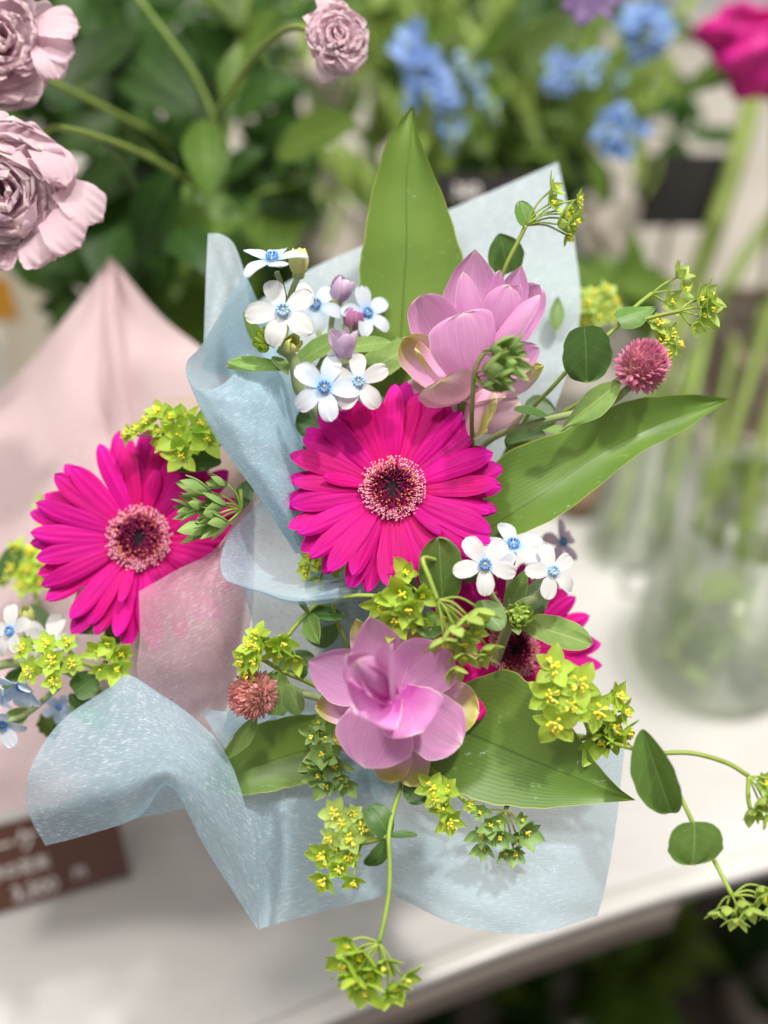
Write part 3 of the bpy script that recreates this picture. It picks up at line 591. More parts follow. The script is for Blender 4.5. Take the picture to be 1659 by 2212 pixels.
tw_flower(t, (589, 562, .410), (-.05, .80, .62), 68, 8, 'tbl')
tw_flower(t, (612, 673, .408), (.02, .18, .97), 74, 110, 'twh', 'tcorp')
tw_flower(t, (682, 660, .442), (.1, .35, .9), 58, 55, 'tbl')
tw_flower(t, (792, 677, .446), (.35, .25, .85), 54, 40, 'tbl')
tw_flower(t, (701, 838, .404), (.0, .2, .97), 68, 70, 'tbl')
tw_flower(t, (774, 825, .407), (.06, .12, .98), 63, 95, 'twh', 'tcorp')
tw_bud(t, (645, 600, .417), (645, 535, .415), 40, 'tbudy')
tw_bud(t, (618, 755, .416), (640, 735, .408), 40, 'tbudy', 5, .3)
tw_bud(t, (742, 785, .410), (742, 712, .404), 48, 'tbudl', 5, .75)
tw_bud(t, (722, 655, .448), (750, 600, .444), 48, 'tbudl', 5, .2)
tw_bud(t, (752, 715, .447), (772, 668, .443), 48, 'tbudp', 5, .2)
for q, (bx, by, px, py) in enumerate(((580, 745, 556, 712), (584, 745, 574, 706), (575, 750, 548, 735), (590, 748, 590, 715), (578, 752, 560, 752))):
    tw_bud(t, (bx, by, .424), (px, py, .418), 16, 'bract')
leaf('leaf', t, (616, 795, .426), (490, 786, .412), 50, M_['tleaf'], (.0, .55, .8), pf(.3, .6, .8, 2, .75), nu=10, nv=20, wave=.16, wk=3.2, cup=.3)
leaf('leaf', t, (590, 770, .426), (623, 812, .416), 36, M_['tleaf'], (.4, .4, .8), cup=.4)
leaf('leaf', t, (632, 790, .43), (752, 715, .43), 52, M_['tleaf'], (-.1, .4, .9), pf(.3, .5, .8, 2, .75), cup=.25, wave=.05)
leaf('leaf', t, (735, 752, .434), (843, 738, .436), 40, M_['tleaf'], (.1, .4, .9), pf(.3, .5, .8, 2, .75), cup=.2)
leaf('leaf', t, (562, 755, .43), (524, 672, .426), 34, M_['tleaf'], (.5, .2, .8), cup=.5)
leaf('leaf', t, (750, 830, .442), (905, 735, .45), 70, M_['tleaf'], (.0, .3, .9), pf(.3, .5, .8, 2, .75), cup=.2)
t = thing('tweedia_stem', 'downy stem of white starry flowers beside the shaded gerbera on the right', 'flower', BASE1, 'stems of starry flowers')
main = [(1200, 1262, .424), (1160, 1290, .420), (1120, 1312, .42), (1095, 1360, .43), (1060, 1450, .445), B1]
tube('stem', t, main, [.0016, .002, .0022, .0024, .0024, .002], M_['tstem'], 8); fuzz(t, main[:4], .0021, 420, 5)
for pts in ([(1047, 1235, .412), (1060, 1280, .416), (1095, 1330, .424)], [(1110, 1195, .43), (1100, 1260, .428), (1100, 1320, .426)], [(1190, 1245, .416), (1175, 1275, .418), (1150, 1294, .42)]):
    tube('flower_stalk', t, pts, .0014, M_['tstem'], 6); fuzz(t, pts, .0014, 150, int(pts[0][0]))
tw_flower(t, (1047, 1220, .404), (.0, .2, .97), 64, 55, 'twh', 'tcor')
tw_flower(t, (1108, 1180, .418), (.05, .78, .62), 66, 25, 'tbl')
tw_flower(t, (1193, 1234, .408), (.25, .3, .9), 58, 110, 'twh', 'tcorp')
tw_flower(t, (1212, 1172, .47), (.6, .3, .7), 48, 30, 'tbudl')
for q, (px, py) in enumerate(((1128, 1305), (1142, 1318), (1150, 1330), (1112, 1345), (1098, 1330), (1130, 1345), (1108, 1312))):
    tw_bud(t, (1118, 1330, .42), (px, py, .41), 15, 'bractp')
leaf('leaf', t, (1108, 1345, .42), (1120, 1372, .408), 26, M_['tleaf'], (.1, .1, .9))
leaf('leaf', t, (1120, 1340, .424), (1280, 1392, .414), 74, M_['tleaf'], (.0, .5, .85), pf(.35, .6, .8, 2.4, .6), nu=10, nv=18, wave=.10, wk=2.6, cup=.2)
leaf('leaf', t, (1095, 1330, .426), (1140, 1225, .424), 46, M_['tleaf'], (-.3, .1, .9), cup=.3)
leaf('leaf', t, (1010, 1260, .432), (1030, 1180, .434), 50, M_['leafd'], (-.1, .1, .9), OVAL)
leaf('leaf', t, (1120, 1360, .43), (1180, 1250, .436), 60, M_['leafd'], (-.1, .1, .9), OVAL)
t = thing('tweedia_stem', 'stem of blue and white starry flowers cut off by the left picture edge', 'flower', BASE2, 'stems of starry flowers')
main = [(-20, 1440, .452), (60, 1430, .452), (150, 1450, .46), (220, 1500, .48), B2]
tube('stem', t, main, .0022, M_['tstem'], 8)
for pts in ([(27, 1375, .45), (45, 1410, .452), (80, 1432, .454)], [(110, 1385, .448), (120, 1420, .452), (140, 1445, .458)], [(58, 1345, .456), (60, 1390, .454), (70, 1430, .454)], [(10, 1560, .446), (60, 1540, .45), (130, 1480, .458)]):
    tube('flower_stalk', t, pts, .0014, M_['tstem'], 6)
tw_flower(t, (25, 1364, .446), (-.35, .3, .85), 54, 20, 'twh', 'tcor')
tw_flower(t, (105, 1388, .45), (.0, .25, .95), 60, 70, 'twh', 'tcorp')
tw_flower(t, (-10, 1470, .444), (-.4, -.6, .6), 62, 250, 'tblue', 'tcor', .5)
tw_flower(t, (50, 1478, .446), (-.1, -.7, .6), 60, 262, 'tblue', 'tcor', .6)
tw_flower(t, (6, 1562, .440), (.1, -.55, .8), 52, 290, 'tbl', 'tcor', .5)
tw_flower(t, (128, 1525, .468), (.1, -.2, .9), 36, 200, 'tblue', 'tcor', .3)
tw_bud(t, (60, 1352, .456), (56, 1312, .45), 26, 'tbudy')
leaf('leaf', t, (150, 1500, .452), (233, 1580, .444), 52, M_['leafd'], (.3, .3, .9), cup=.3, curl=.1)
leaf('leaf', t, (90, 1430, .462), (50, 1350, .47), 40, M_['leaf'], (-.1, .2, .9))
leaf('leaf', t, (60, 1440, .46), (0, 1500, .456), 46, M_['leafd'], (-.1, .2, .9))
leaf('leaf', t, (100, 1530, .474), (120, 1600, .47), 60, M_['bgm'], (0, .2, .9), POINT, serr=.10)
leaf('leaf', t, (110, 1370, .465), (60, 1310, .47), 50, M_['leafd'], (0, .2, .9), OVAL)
leaf('leaf', t, (10, 1570, .45), (70, 1530, .452), 44, M_['tleaf'], (0, .2, .9), cup=.6)
# ------------------------------------------------------------------ bupleurum sprigs
BR = {}
def bract_me(m, i, kind):
    if (m, i, kind) not in BR:
        rn = random.Random(i*5+1); w = {'o': .70, 'c': .62, 'b': .46}[kind]
        BR[m, i, kind] = petal_me('bract', M_[m], 1., w*rn.uniform(.85, 1.15), pf(.42, .42, .8, 1.7, .95), 4, 7, bow={'o': rn.uniform(-.02, .10), 'c': .10, 'b': .12}[kind], cup={'o': .2, 'c': .3, 'b': .45}[kind], curl=rn.uniform(-.16, .04), wave=.05, ph=rn.uniform(0, 6))
    return BR[m, i, kind]
FLM = {}
def fl_me(kind, i):
    if (kind, i) not in FLM:
        rn = random.Random(i+31); ps = []
        n = 11 if kind == 'o' else 8
        for k in range(n):
            a = 2*pi*k/n*(1 if k else 0)+rn.uniform(-.3, .3)+k*.7; tl = rn.uniform(.25, .95) if k else .05
            if kind != 'o': tl *= .55
            d = V((sin(tl)*cos(a), sin(tl)*sin(a), cos(tl))); L = rn.uniform(.40, .62)
            p0 = d*.05; p1 = d*(L*.55); p2 = d*L; p3 = d*(L+.09)
            ps += [(*spike(p0, p1, .02, .028, 5), 0), (*spike(p1, p2, .042, .07, 6), 0), (*spike(p2, p3, .085, .06, 6), 1)]
        v, f, mi = join(ps); FLM[kind, i] = mk('floret', v, f, [M_['bpal'], M_['byel']], mi=mi)
    return FLM[kind, i]
def floret(g, c, size, n, m='bract', kind='o', rn=random, nb=5):
    C = P(*c); r = size*{'o': .54, 'c': .60, 'b': .66}[kind]*c[2]*K; nn = V(n).normalized(); e1 = nn.orthogonal().normalized(); e2 = nn.cross(e1)
    o = put('floret', fl_me('o' if kind == 'o' else 'c', rn.randrange(4)), g, Matrix.Translation(C) @ Matrix((e1, e2, nn)).transposed().to_4x4() @ Matrix.Scale(r*{'o': .9, 'c': .72, 'b': .7}[kind], 4))
    a0 = rn.uniform(0, 6); el = {'o': rn.uniform(.05, .6), 'c': rn.uniform(.55, .85), 'b': rn.uniform(1.12, 1.28)}[kind]
    for i in range(nb):
        a = a0+2*pi*i/nb+rn.uniform(-.14, .14); d = e1*cos(a)+e2*sin(a); e = el+rn.uniform(-.12, .12)
        put('bract', bract_me(m, rn.randrange(6), kind), o, frame(C+d*r*.03-nn*r*.05, d*cos(e)+nn*sin(e), nn*cos(e)-d*sin(e), r*(rn.uniform(.86, 1.12) if kind == 'o' else rn.uniform(.85, 1.45))))
    return C-nn*r*.08
def sprig(label, stems, umbels, leaves=(), m='bract', seed=0, base=None, sm='bstem', blur=False):
    """umbels: (node, facing, kind, size, [(x, y), ...] , depth, spread)"""
    rn = random.Random(seed+100); b = base or P(*stems[0][-1])
    g = thing('bupleurum_sprig', label, 'foliage', b, 'yellow green bupleurum sprigs')
    for s in stems: tube('stem', g, s, .00095, M_[sm], 6)
    for (node, fc, kind, size, pts, d, spread, *rest) in umbels:
        mm = rest[0] if rest else m
        cx = sum(p[0] for p in pts)/len(pts); cy = sum(p[1] for p in pts)/len(pts); ext = max(20, max(abs(p[0]-cx)+abs(p[1]-cy) for p in pts))
        for p in pts:
            dx, dy = (p[0]-cx)/ext, (cy-p[1])/ext
            n = (R_*(fc[0]+spread*dx)+U_*(fc[1]+spread*dy)+T_*fc[2]).normalized()
            n = (n+V((rn.gauss(0, .1), rn.gauss(0, .1), rn.gauss(0, .1)))).normalized()
            dd = d+.006*(dx*dx+dy*dy)*spread+rn.uniform(-.0022, .0022)
            q = floret(g, (p[0], p[1], dd), size*rn.uniform(.72, 1.16), n, mm, kind, rn, 5 if rn.random() < .75 else 6)
            A = P(*node); mid = A.lerp(q, .55)+(q-A).length*.10*V((0, 0, 1))-n*.0015
            tube('pedicel', g, [tuple(A), tuple(mid), tuple(q)], .00045, M_[sm], 5, 6, px=False)
    for L in leaves:
        b_, p_, w, mt, n, *r = L; k = dict(r[0]) if r else {}
        leaf('leaf', g, b_, p_, w, M_[mt], n, k.pop('prof', OVAL), nu=10, nv=28, **dict(dict(cup=rn.uniform(.05, .3), wave=rn.uniform(.02, .06), ph=rn.uniform(0, 6), bow=rn.uniform(-.08, .03)), **k))
    return g
def off(x, y): return lambda p: (x+p[0], y+p[1])
sprig('bupleurum sprig with yellow-green clusters above the broad leaf pointing lower right', [[(1250, 1530, .404), (1270, 1590, .412), (1200, 1600, .43), B1]],
      [((1250, 1535, .412), (0.05, .1, 1), 'o', 96, [(1197, 1443), (1252, 1479), (1187, 1502), (1234, 1526), (1290, 1534), (1200, 1560)], .397, .35),
       ((1280, 1560, .412), (.75, -.2, .5), 'o', 78, [(1320, 1570), (1344, 1537), (1347, 1580), (1331, 1503)], .405, .3),
       ((1280, 1560, .412), (.0, -.6, .6), 'c', 80, [(1296, 1590), (1325, 1600)], .410, .2)],
      [((1270, 1575, .416), (1350, 1600, .412), 60, 'leafd', (.1, .3, .9))], seed=1)
sprig('bupleurum sprig trailing off to the right above the white shelf', [[(1352, 1613, .402), (1300, 1600, .412), (1200, 1580, .43), B1], [(1617, 1676, .398), (1570, 1648, .399), (1495, 1627, .400), (1412, 1626, .401), (1352, 1613, .402)],
       [(1582, 1935, .394), (1537, 1848, .402), (1512, 1800, .402), (1500, 1784, .396), (1463, 1708, .397), (1416, 1632, .400)], [(1617, 1676, .398), (1616, 1720, .397), (1620, 1745, .397)]],
      [((1617, 1677, .398), (.3, -.7, .5), 'c', 66, [(1622, 1748), (1640, 1728), (1662, 1752)], .396, .4, 'bractp'), ((1617, 1677, .398), (.5, .1, .8), 'c', 56, [(1650, 1692), (1668, 1706), (1690, 1690)], .396, .3),
       ((1582, 1935, .394), (.05, -.75, .55), 'c', 58, [(1548, 1966), (1570, 1958), (1592, 1984), (1618, 1960), (1600, 1945), (1645, 1935), (1660, 1960), (1640, 1915)], .394, .5)],
      [((1388, 1575, .396), (1450, 1755, .404), 96, 'leaf', (-.45, .1, .85), dict(fold=.55, wave=.05)), ((1500, 1775, .395), (1496, 1868, .398), 122, 'leaf', (.05, .3, .95), dict(prof=pf(.42, .48, .45, 2.0, .5), cup=.12))], m='bractp', seed=2)
sprig('bupleurum sprig hanging lowest in front of the shelf edge', [[(819, 2036, .390), (832, 1980, .391), (841, 1920, .393), (842, 1860, .395), (840, 1803, .398), (850, 1750, .406), (866, 1690, .42), (860, 1600, .44), B1]],
      [((819, 2036, .390), (-.25, -.55, .7), 'c', 84, [(752, 2035), (778, 2055), (746, 2072)], .388, .4), ((819, 2036, .390), (.0, -.6, .7), 'c', 74, [(770, 2110), (798, 2092), (823, 2080), (786, 2130), (752, 2100)], .387, .5), ((819, 2036, .390), (.35, -.5, .7), 'c', 84, [(850, 2125), (872, 2112), (840, 2140)], .386, .3)], seed=3)
sprig('bupleurum sprig with bright yellow flowers lying on the lower blue wrapping', [[(780, 1822, .404), (812, 1815, .402), (838, 1806, .400)]],
      [((790, 1818, .408), (-.15, .05, 1), 'o', 62, [(722, 1757), (766, 1758), (782, 1788), (740, 1778), (715, 1810), (756, 1810), (726, 1830)], .400, .5, 'bractp'), ((780, 1825, .408), (-.1, -.35, .9), 'o', 74, [(699, 1845), (753, 1848), (702, 1898), (763, 1902), (733, 1872)], .401, .4)],
      [((838, 1806, .401), (795, 1742, .404), 66, 'leafd', (.5, .1, .8), dict(bow=-.15, prof=pf(.4, .5, .8, 2.4, .5))), ((836, 1808, .401), (790, 1868, .404), 44, 'leafd', (.4, .1, .8), dict(bow=-.2)), ((836, 1806, .40), (902, 1804, .398), 22, 'leafd', (.1, .8, .5), dict(cup=.4, wave=.1))], seed=4, base=P(838, 1806, .40))
sprig('bupleurum sprig with yellow flowers just below the front curcuma', [[(950, 1700, .414), (930, 1660, .42), (900, 1600, .44), B1], [(1010, 1735, .414), (960, 1690, .416), (930, 1660, .42)]],
      [((950, 1690, .414), (-.05, -.1, 1), 'o', 66, [(935, 1700), (966, 1705), (952, 1740), (972, 1772), (940, 1725)], .407, .4), ((1000, 1725, .414), (.2, -.1, .9), 'o', 48, [(1014, 1738)], .408, .3)],
      [((925, 1680, .418), (880, 1732, .414), 64, 'leafd', (-.1, .3, .9))], seed=5)
sprig('grey-green budding bupleurum sprig resting on the lower right blue wrapping', [[(1092, 1748, .416), (1098, 1725, .42), (1080, 1650, .435), B1]],
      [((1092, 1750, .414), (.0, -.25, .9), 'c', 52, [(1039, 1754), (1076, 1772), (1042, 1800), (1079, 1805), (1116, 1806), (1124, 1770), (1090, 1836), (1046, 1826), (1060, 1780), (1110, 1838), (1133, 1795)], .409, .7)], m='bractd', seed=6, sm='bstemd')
sprig('pair of bupleurum clusters in front of the magenta gerbera and above the front curcuma', [[(880, 1270, .408), (838, 1286, .410), (757, 1288, .412), (720, 1310, .418), (760, 1420, .44), B1]],
      [((880, 1262, .408), (.0, -.45, .9), 'c', 70, [(877, 1238), (868, 1280), (908, 1284), (824, 1308), (880, 1312), (854, 1334), (902, 1340)], .402, .55)], seed=7)
sprig('pale bupleurum sprig with a large round leaf drooping over the front curcuma', [[(945, 1296, .394), (928, 1250, .394), (913, 1208, .396), (935, 1208, .404), (955, 1219, .408), (973, 1285, .412), (990, 1400, .43), B1]],
      [((945, 1296, .394), (.1, -.85, .25), 'c', 92, [(978, 1352), (1032, 1316), (958, 1378), (1008, 1330)], .394, .3, 'bractp'), ((945, 1296, .394), (.1, -.6, .6), 'c', 58, [(1026, 1362), (1037, 1416), (1003, 1412), (981, 1440), (1000, 1385), (1050, 1395), (962, 1330)], .401, .5, 'bractp')],
      [((955, 1290, .410), (948, 1160, .402), 96, 'leaf', (.0, .2, 1), dict(prof=pf(.55, .5, .5, 2.2, .5), cup=.15)), ((960, 1340, .408), (900, 1362, .404), 56, 'leaf', (0, .2, .9)), ((1030, 1300, .41), (1085, 1360, .404), 66, 'leaf', (.3, .2, .9))], m='bractp', seed=8)
sprig('bupleurum sprig with yellow flowers above the salmon globe flower', [[(622, 1373, .414), (640, 1350, .414), (663, 1325, .414), (690, 1305, .418), (740, 1330, .435), B1], [(545, 1420, .412), (568, 1425, .414), (610, 1450, .418), (650, 1467, .424), (720, 1500, .44)]],
      [((622, 1373, .414), (-.1, -.6, .7), 'c', 58, [(586, 1386), (604, 1408), (637, 1418), (612, 1386)], .410, .4), ((560, 1410, .416), (-.55, .1, .8), 'o', 54, [(557, 1372), (540, 1396), (527, 1428), (553, 1432), (538, 1456), (560, 1400)], .408, .4)],
      [((663, 1325, .414), (690, 1392, .404), 54, 'leaf', (-.5, .1, .85), dict(prof=POINT)), ((664, 1325, .414), (654, 1294, .406), 34, 'leaf', (-.5, .1, .85), dict(prof=POINT)), ((664, 1318, .416), (742, 1330, .42), 44, 'leafd', (.0, .7, .6)), ((700, 1400, .44), (690, 1320, .44), 80, 'leafd', (0, .1, .9)), ((650, 1467, .424), (660, 1420, .420), 30, 'leaf', (-.3, .1, .9), dict(prof=POINT)), ((600, 1440, .44), (680, 1420, .44), 50, 'leafd', (0, .3, .9))], seed=9)
sprig('shaded bupleurum sprig hanging below the left side of the front curcuma', [[(690, 1580, .424), (700, 1530, .43), (760, 1520, .445), B1], [(715, 1650, .418), (700, 1610, .42), (690, 1580, .424)]],
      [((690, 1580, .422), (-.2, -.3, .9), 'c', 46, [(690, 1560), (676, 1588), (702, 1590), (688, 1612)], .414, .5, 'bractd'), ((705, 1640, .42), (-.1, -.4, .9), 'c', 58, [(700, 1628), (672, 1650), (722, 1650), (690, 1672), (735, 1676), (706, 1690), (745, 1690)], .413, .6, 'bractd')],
      [((700, 1650, .42), (645, 1668, .416), 30, 'leafd', (0, .6, .7))], m='bractd', seed=10)  # darker bract colour stands in for the shade on this sprig
sprig('bupleurum sprig tucked under the left side of the central gerbera', [[(700, 1210, .436), (740, 1260, .45), B1]],
      [((700, 1215, .436), (-.4, .0, .9), 'o', 58, [(672, 1200), (700, 1186), (664, 1232), (690, 1222), (715, 1205), (690, 1256), (725, 1225)], .430, .5)],
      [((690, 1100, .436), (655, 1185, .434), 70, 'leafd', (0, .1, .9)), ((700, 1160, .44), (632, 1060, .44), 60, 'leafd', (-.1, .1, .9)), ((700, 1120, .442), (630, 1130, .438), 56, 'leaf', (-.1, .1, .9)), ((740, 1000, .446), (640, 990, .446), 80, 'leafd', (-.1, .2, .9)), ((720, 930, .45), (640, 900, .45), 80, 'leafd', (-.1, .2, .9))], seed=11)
sprig('closed grey-green bupleurum sprig standing in front of the upright curcuma', [[(1044, 764, .398), (1032, 785, .398), (1024, 815, .399), (1019, 900, .406), (1020, 980, .43), B1], [(1040, 822, .398), (1026, 812, .399)]],
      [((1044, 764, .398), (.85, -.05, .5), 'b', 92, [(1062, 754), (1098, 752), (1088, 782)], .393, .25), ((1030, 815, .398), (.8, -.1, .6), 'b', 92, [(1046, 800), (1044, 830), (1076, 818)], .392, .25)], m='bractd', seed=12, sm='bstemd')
sprig('bupleurum sprig rising highest against the pale blue back wrapping', [[(1136, 487, .432), (1120, 520, .434), (1090, 582, .438), (1060, 680, .448), (1020, 900, .46), B1]],
      [((1136, 487, .432), (.75, .05, .55), 'c', 66, [(1192, 410), (1188, 440), (1218, 462), (1206, 484)], .428, .4, 'bractp'), ((1136, 487, .432), (.7, -.3, .5), 'o', 56, [(1248, 432), (1240, 478), (1224, 508), (1232, 455)], .430, .4)],
      [((1140, 488, .432), (1122, 434, .432), 50, 'leaf', (.3, .1, .9), dict(prof=pf(.6, .4, .7, 2, .6))), ((1100, 590, .45), (1078, 504, .444), 84, 'leafd', (.1, .1, .9), dict(prof=pf(.5, .45, .7, 1.8, .8)))], seed=13)
sprig('bupleurum sprig with round leaves reaching out beside the pink globe flower', [[(1408, 634, .428), (1370, 665, .426), (1342, 697, .424), (1300, 735, .424), (1241, 785, .426), (1190, 840, .434), (1145, 889, .442), (1080, 1000, .46), B1], [(1468, 672, .420), (1430, 680, .421), (1390, 690, .422), (1342, 697, .424)], [(1440, 740, .424), (1400, 760, .424), (1320, 830, .43), (1200, 900, .445)]],
      [((1408, 634, .428), (.55, .3, .6), 'c', 66, [(1463, 598), (1474, 628), (1446, 655)], .428, .4, 'bractp'), ((1468, 672, .420), (.7, .05, .6), 'c', 56, [(1508, 648), (1528, 640), (1513, 682), (1494, 704), (1532, 668)], .421, .4, 'bractp'), ((1440, 735, .424), (.4, .2, .8), 'o', 56, [(1418, 702), (1450, 722), (1462, 745), (1440, 765), (1430, 735)], .424, .4, 'bractp')],
      [((1262, 705, .416), (1268, 826, .424), 108, 'leafd', (.0, .2, .95), dict(prof=pf(.35, .5, .45, 2.0, .5), fold=.12)), ((1334, 690, .420), (1418, 664, .424), 62, 'leaf', (.0, .5, .85), dict(prof=pf(.6, .35, .7, 1.5, 1), cup=-.3)), ((1200, 715, .47), (1205, 640, .474), 34, 'leaf', (0, .1, .9), dict(prof=POINT)), ((1130, 900, .448), (1200, 890, .45), 90, 'leafd', (0, .4, .8)), ((1190, 905, .43), (1110, 885, .424), 36, 'leafd', (0, .7, .6)), ((1180, 940, .44), (1090, 960, .442), 70, 'leafd', (0, .4, .9))], m='bractp', seed=14)
sprig('blurred bupleurum sprig behind the right end of the blue back sheet', [[(1280, 680, .51), (1240, 720, .51), (1190, 850, .49), (1080, 1050, .47), B1]],
      [((1270, 670, .51), (.2, .3, .9), 'o', 52, [(1280, 640), (1310, 630), (1300, 665), (1270, 662), (1325, 655), (1292, 688), (1262, 690), (1318, 682)], .507, .6, 'bractp'), ((1250, 660, .51), (-.2, .3, .9), 'o', 22, [(1215, 632), (1240, 628), (1228, 645)], .507, .5)], seed=15)
sprig('bupleurum sprig with yellow flowers over the top of the left gerbera', [[(380, 985, .450), (400, 1010, .46), (400, 1100, .48), B2]],
      [((385, 970, .450), (-.45, .35, .8), 'o', 56, [(321, 912), (298, 930), (342, 893), (342, 936), (276, 938), (352, 956)], .440, .5), ((390, 970, .450), (.15, .25, .9), 'c', 66, [(399, 905), (432, 922), (388, 946), (418, 955), (392, 984), (372, 905), (446, 950)], .441, .5)],
      [((380, 1010, .452), (478, 1000, .446), 62, 'leafd', (.0, .55, .8), dict(cup=.3)), ((440, 960, .456), (490, 935, .456), 44, 'leafd', (.2, .3, .9))], seed=16)
sprig('closed green bupleurum sprig poking out over the right petals of the left gerbera', [[(521, 1102, .430), (520, 1060, .431), (510, 1130, .45), (460, 1250, .47), B2]],
      [((521, 1102, .430), (-.85, -.1, .5), 'b', 80, [(488, 1046), (452, 1062), (440, 1092), (484, 1088), (418, 1100), (452, 1134), (490, 1128), (470, 1110)], .424, .25)], [((520, 1100, .436), (535, 1040, .44), 40, 'leafd', (.1, .1, .9))], m='bractd', seed=17)
sprig('bupleurum sprig spreading over the starry flowers at the left edge', [[(150, 1420, .444), (200, 1440, .45), (240, 1450, .46), (230, 1550, .48), B2], [(232, 1425, .446), (220, 1445, .452)]],
      [((125, 1432, .444), (-.05, .1, 1), 'o', 66, [(54, 1400), (103, 1393), (146, 1389), (67, 1449), (114, 1428), (155, 1434), (117, 1470)], .437, .35), ((230, 1425, .446), (.05, -.2, .95), 'c', 62, [(212, 1406), (260, 1411), (218, 1444), (252, 1442), (236, 1390)], .440, .35)],
      [((160, 1495, .444), (210, 1462, .446), 60, 'leafd', (.1, .1, .95), dict(prof=DISC)), ((185, 1370, .446), (190, 1265, .446), 60, 'leafd', (-.1, .1, .95), dict(prof=pf(.6, .5, .7, 2.4, .5))), ((235, 1400, .46), (270, 1330, .47), 50, 'leafd', (0, .2, .9))], seed=18)
sprig('blurred bupleurum sprig at the far left behind the left gerbera', [[(60, 1230, .51), (80, 1300, .51), B2]],
      [((60, 1235, .51), (-.1, .2, .9), 'o', 62, [(36, 1190), (70, 1195), (30, 1228), (62, 1232), (94, 1222), (50, 1262), (88, 1258), (8, 1250)], .505, .5), ((80, 1180, .51), (0, .4, .8), 'c', 50, [(90, 1095), (105, 1120)], .51, .3, 'bractp')], [((80, 1150, .51), (130, 1130, .51), 26, 'leaf', (0, .4, .8)), ((0, 1260, .505), (40, 1180, .505), 50, 'leafd', (0, .2, .9))], seed=19)
# ------------------------------------------------------------------ globe flowers
def gomphrena(label, c, r, ax, stem, leaves, mat, seed, flat=.95):
    rn = random.Random(seed); C = P(*c); rr = r*c[2]*K; A = cv(*ax); g = thing('gomphrena', label, 'flower', P(*stem[-1]), 'globe flowers')
    meshes = [petal_me('bract', M_[mat], 1., .52, pf(.7, .4, .8, 1.7, .9), 2, 4, bow=.12, cup=.6, curl=.08*i) for i in range(3)]
    e1 = A.orthogonal().normalized(); e2 = A.cross(e1)
    n = 290
    for i in range(n):
        z = 1-1.86*(i+.5)/n; a = i*2.39996+rn.uniform(-.15, .15); q = sqrt(max(0, 1-z*z)); d = e1*(q*cos(a))+e2*(q*sin(a))+A*z
        tg = (A-d*A.dot(d)); tg = tg.normalized() if tg.length > 1e-4 else e1
        out = .62+.6*max(0, z); y = (d*out+tg*(.75 if z > -.3 else .35)+V((rn.gauss(0, .12), rn.gauss(0, .12), rn.gauss(0, .12)))).normalized()
        put('bract', meshes[i % 3], g, frame(C+d*(rr*.64), y, d-y*.2, rr*rn.uniform(.38, .52)))
    v, f = lathe([(.0001, -.7)]+[(.7*cos(radians(b)), .7*sin(radians(b))) for b in range(-60, 90, 30)]+[(.0001, .7)], 14)
    wput('core', [frame(C, e1, A, rr) @ p for p in v], f, M_['gomc'], g)
    tube('stem', g, stem, .0016, M_['tstem'], 8); fuzz(g, stem[:4], .0016, 260, seed)
    for b, p, w, m, nn, k in leaves: leaf('leaf', g, b, p, w, M_[m], nn, nu=8, nv=14, **k)
gomphrena('rose pink globe flower on a thick stem at the right', (1387, 790, .415), 58, (.35, .6, .7), [(1362, 835, .422), (1302, 878, .424), (1176, 909, .428), (1050, 956, .44), (980, 1080, .46), B1],
          [((1340, 826, .418), (1212, 925, .414), 62, 'tleaf', (.25, .25, .9), dict(fold=.35, wave=.05, twist=.5)), ((1225, 925, .416), (1172, 930, .418), 20, 'tleaf', (0, .4, .9), {})], 'gom', 1)
gomphrena('salmon pink globe flower at the left of the front curcuma', (547, 1500, .414), 54, (-.55, -.25, .75), [(590, 1490, .422), (660, 1500, .43), (760, 1530, .445), B1],
          [((596, 1545, .418), (600, 1448, .414), 70, 'tleaf', (-.1, .1, .95), dict(prof=pf(.5, .5, .8, 2.2, .6), wave=.06)), ((650, 1540, .414), (620, 1478, .404), 54, 'tleaf', (.2, .3, .9), dict(prof=pf(.5, .5, .8, 1.6, 1), cup=-.4)), ((555, 1545, .424), (492, 1640, .430), 40, 'tleaf', (.3, .2, .9), dict(cup=.5))], 'gomp', 2)
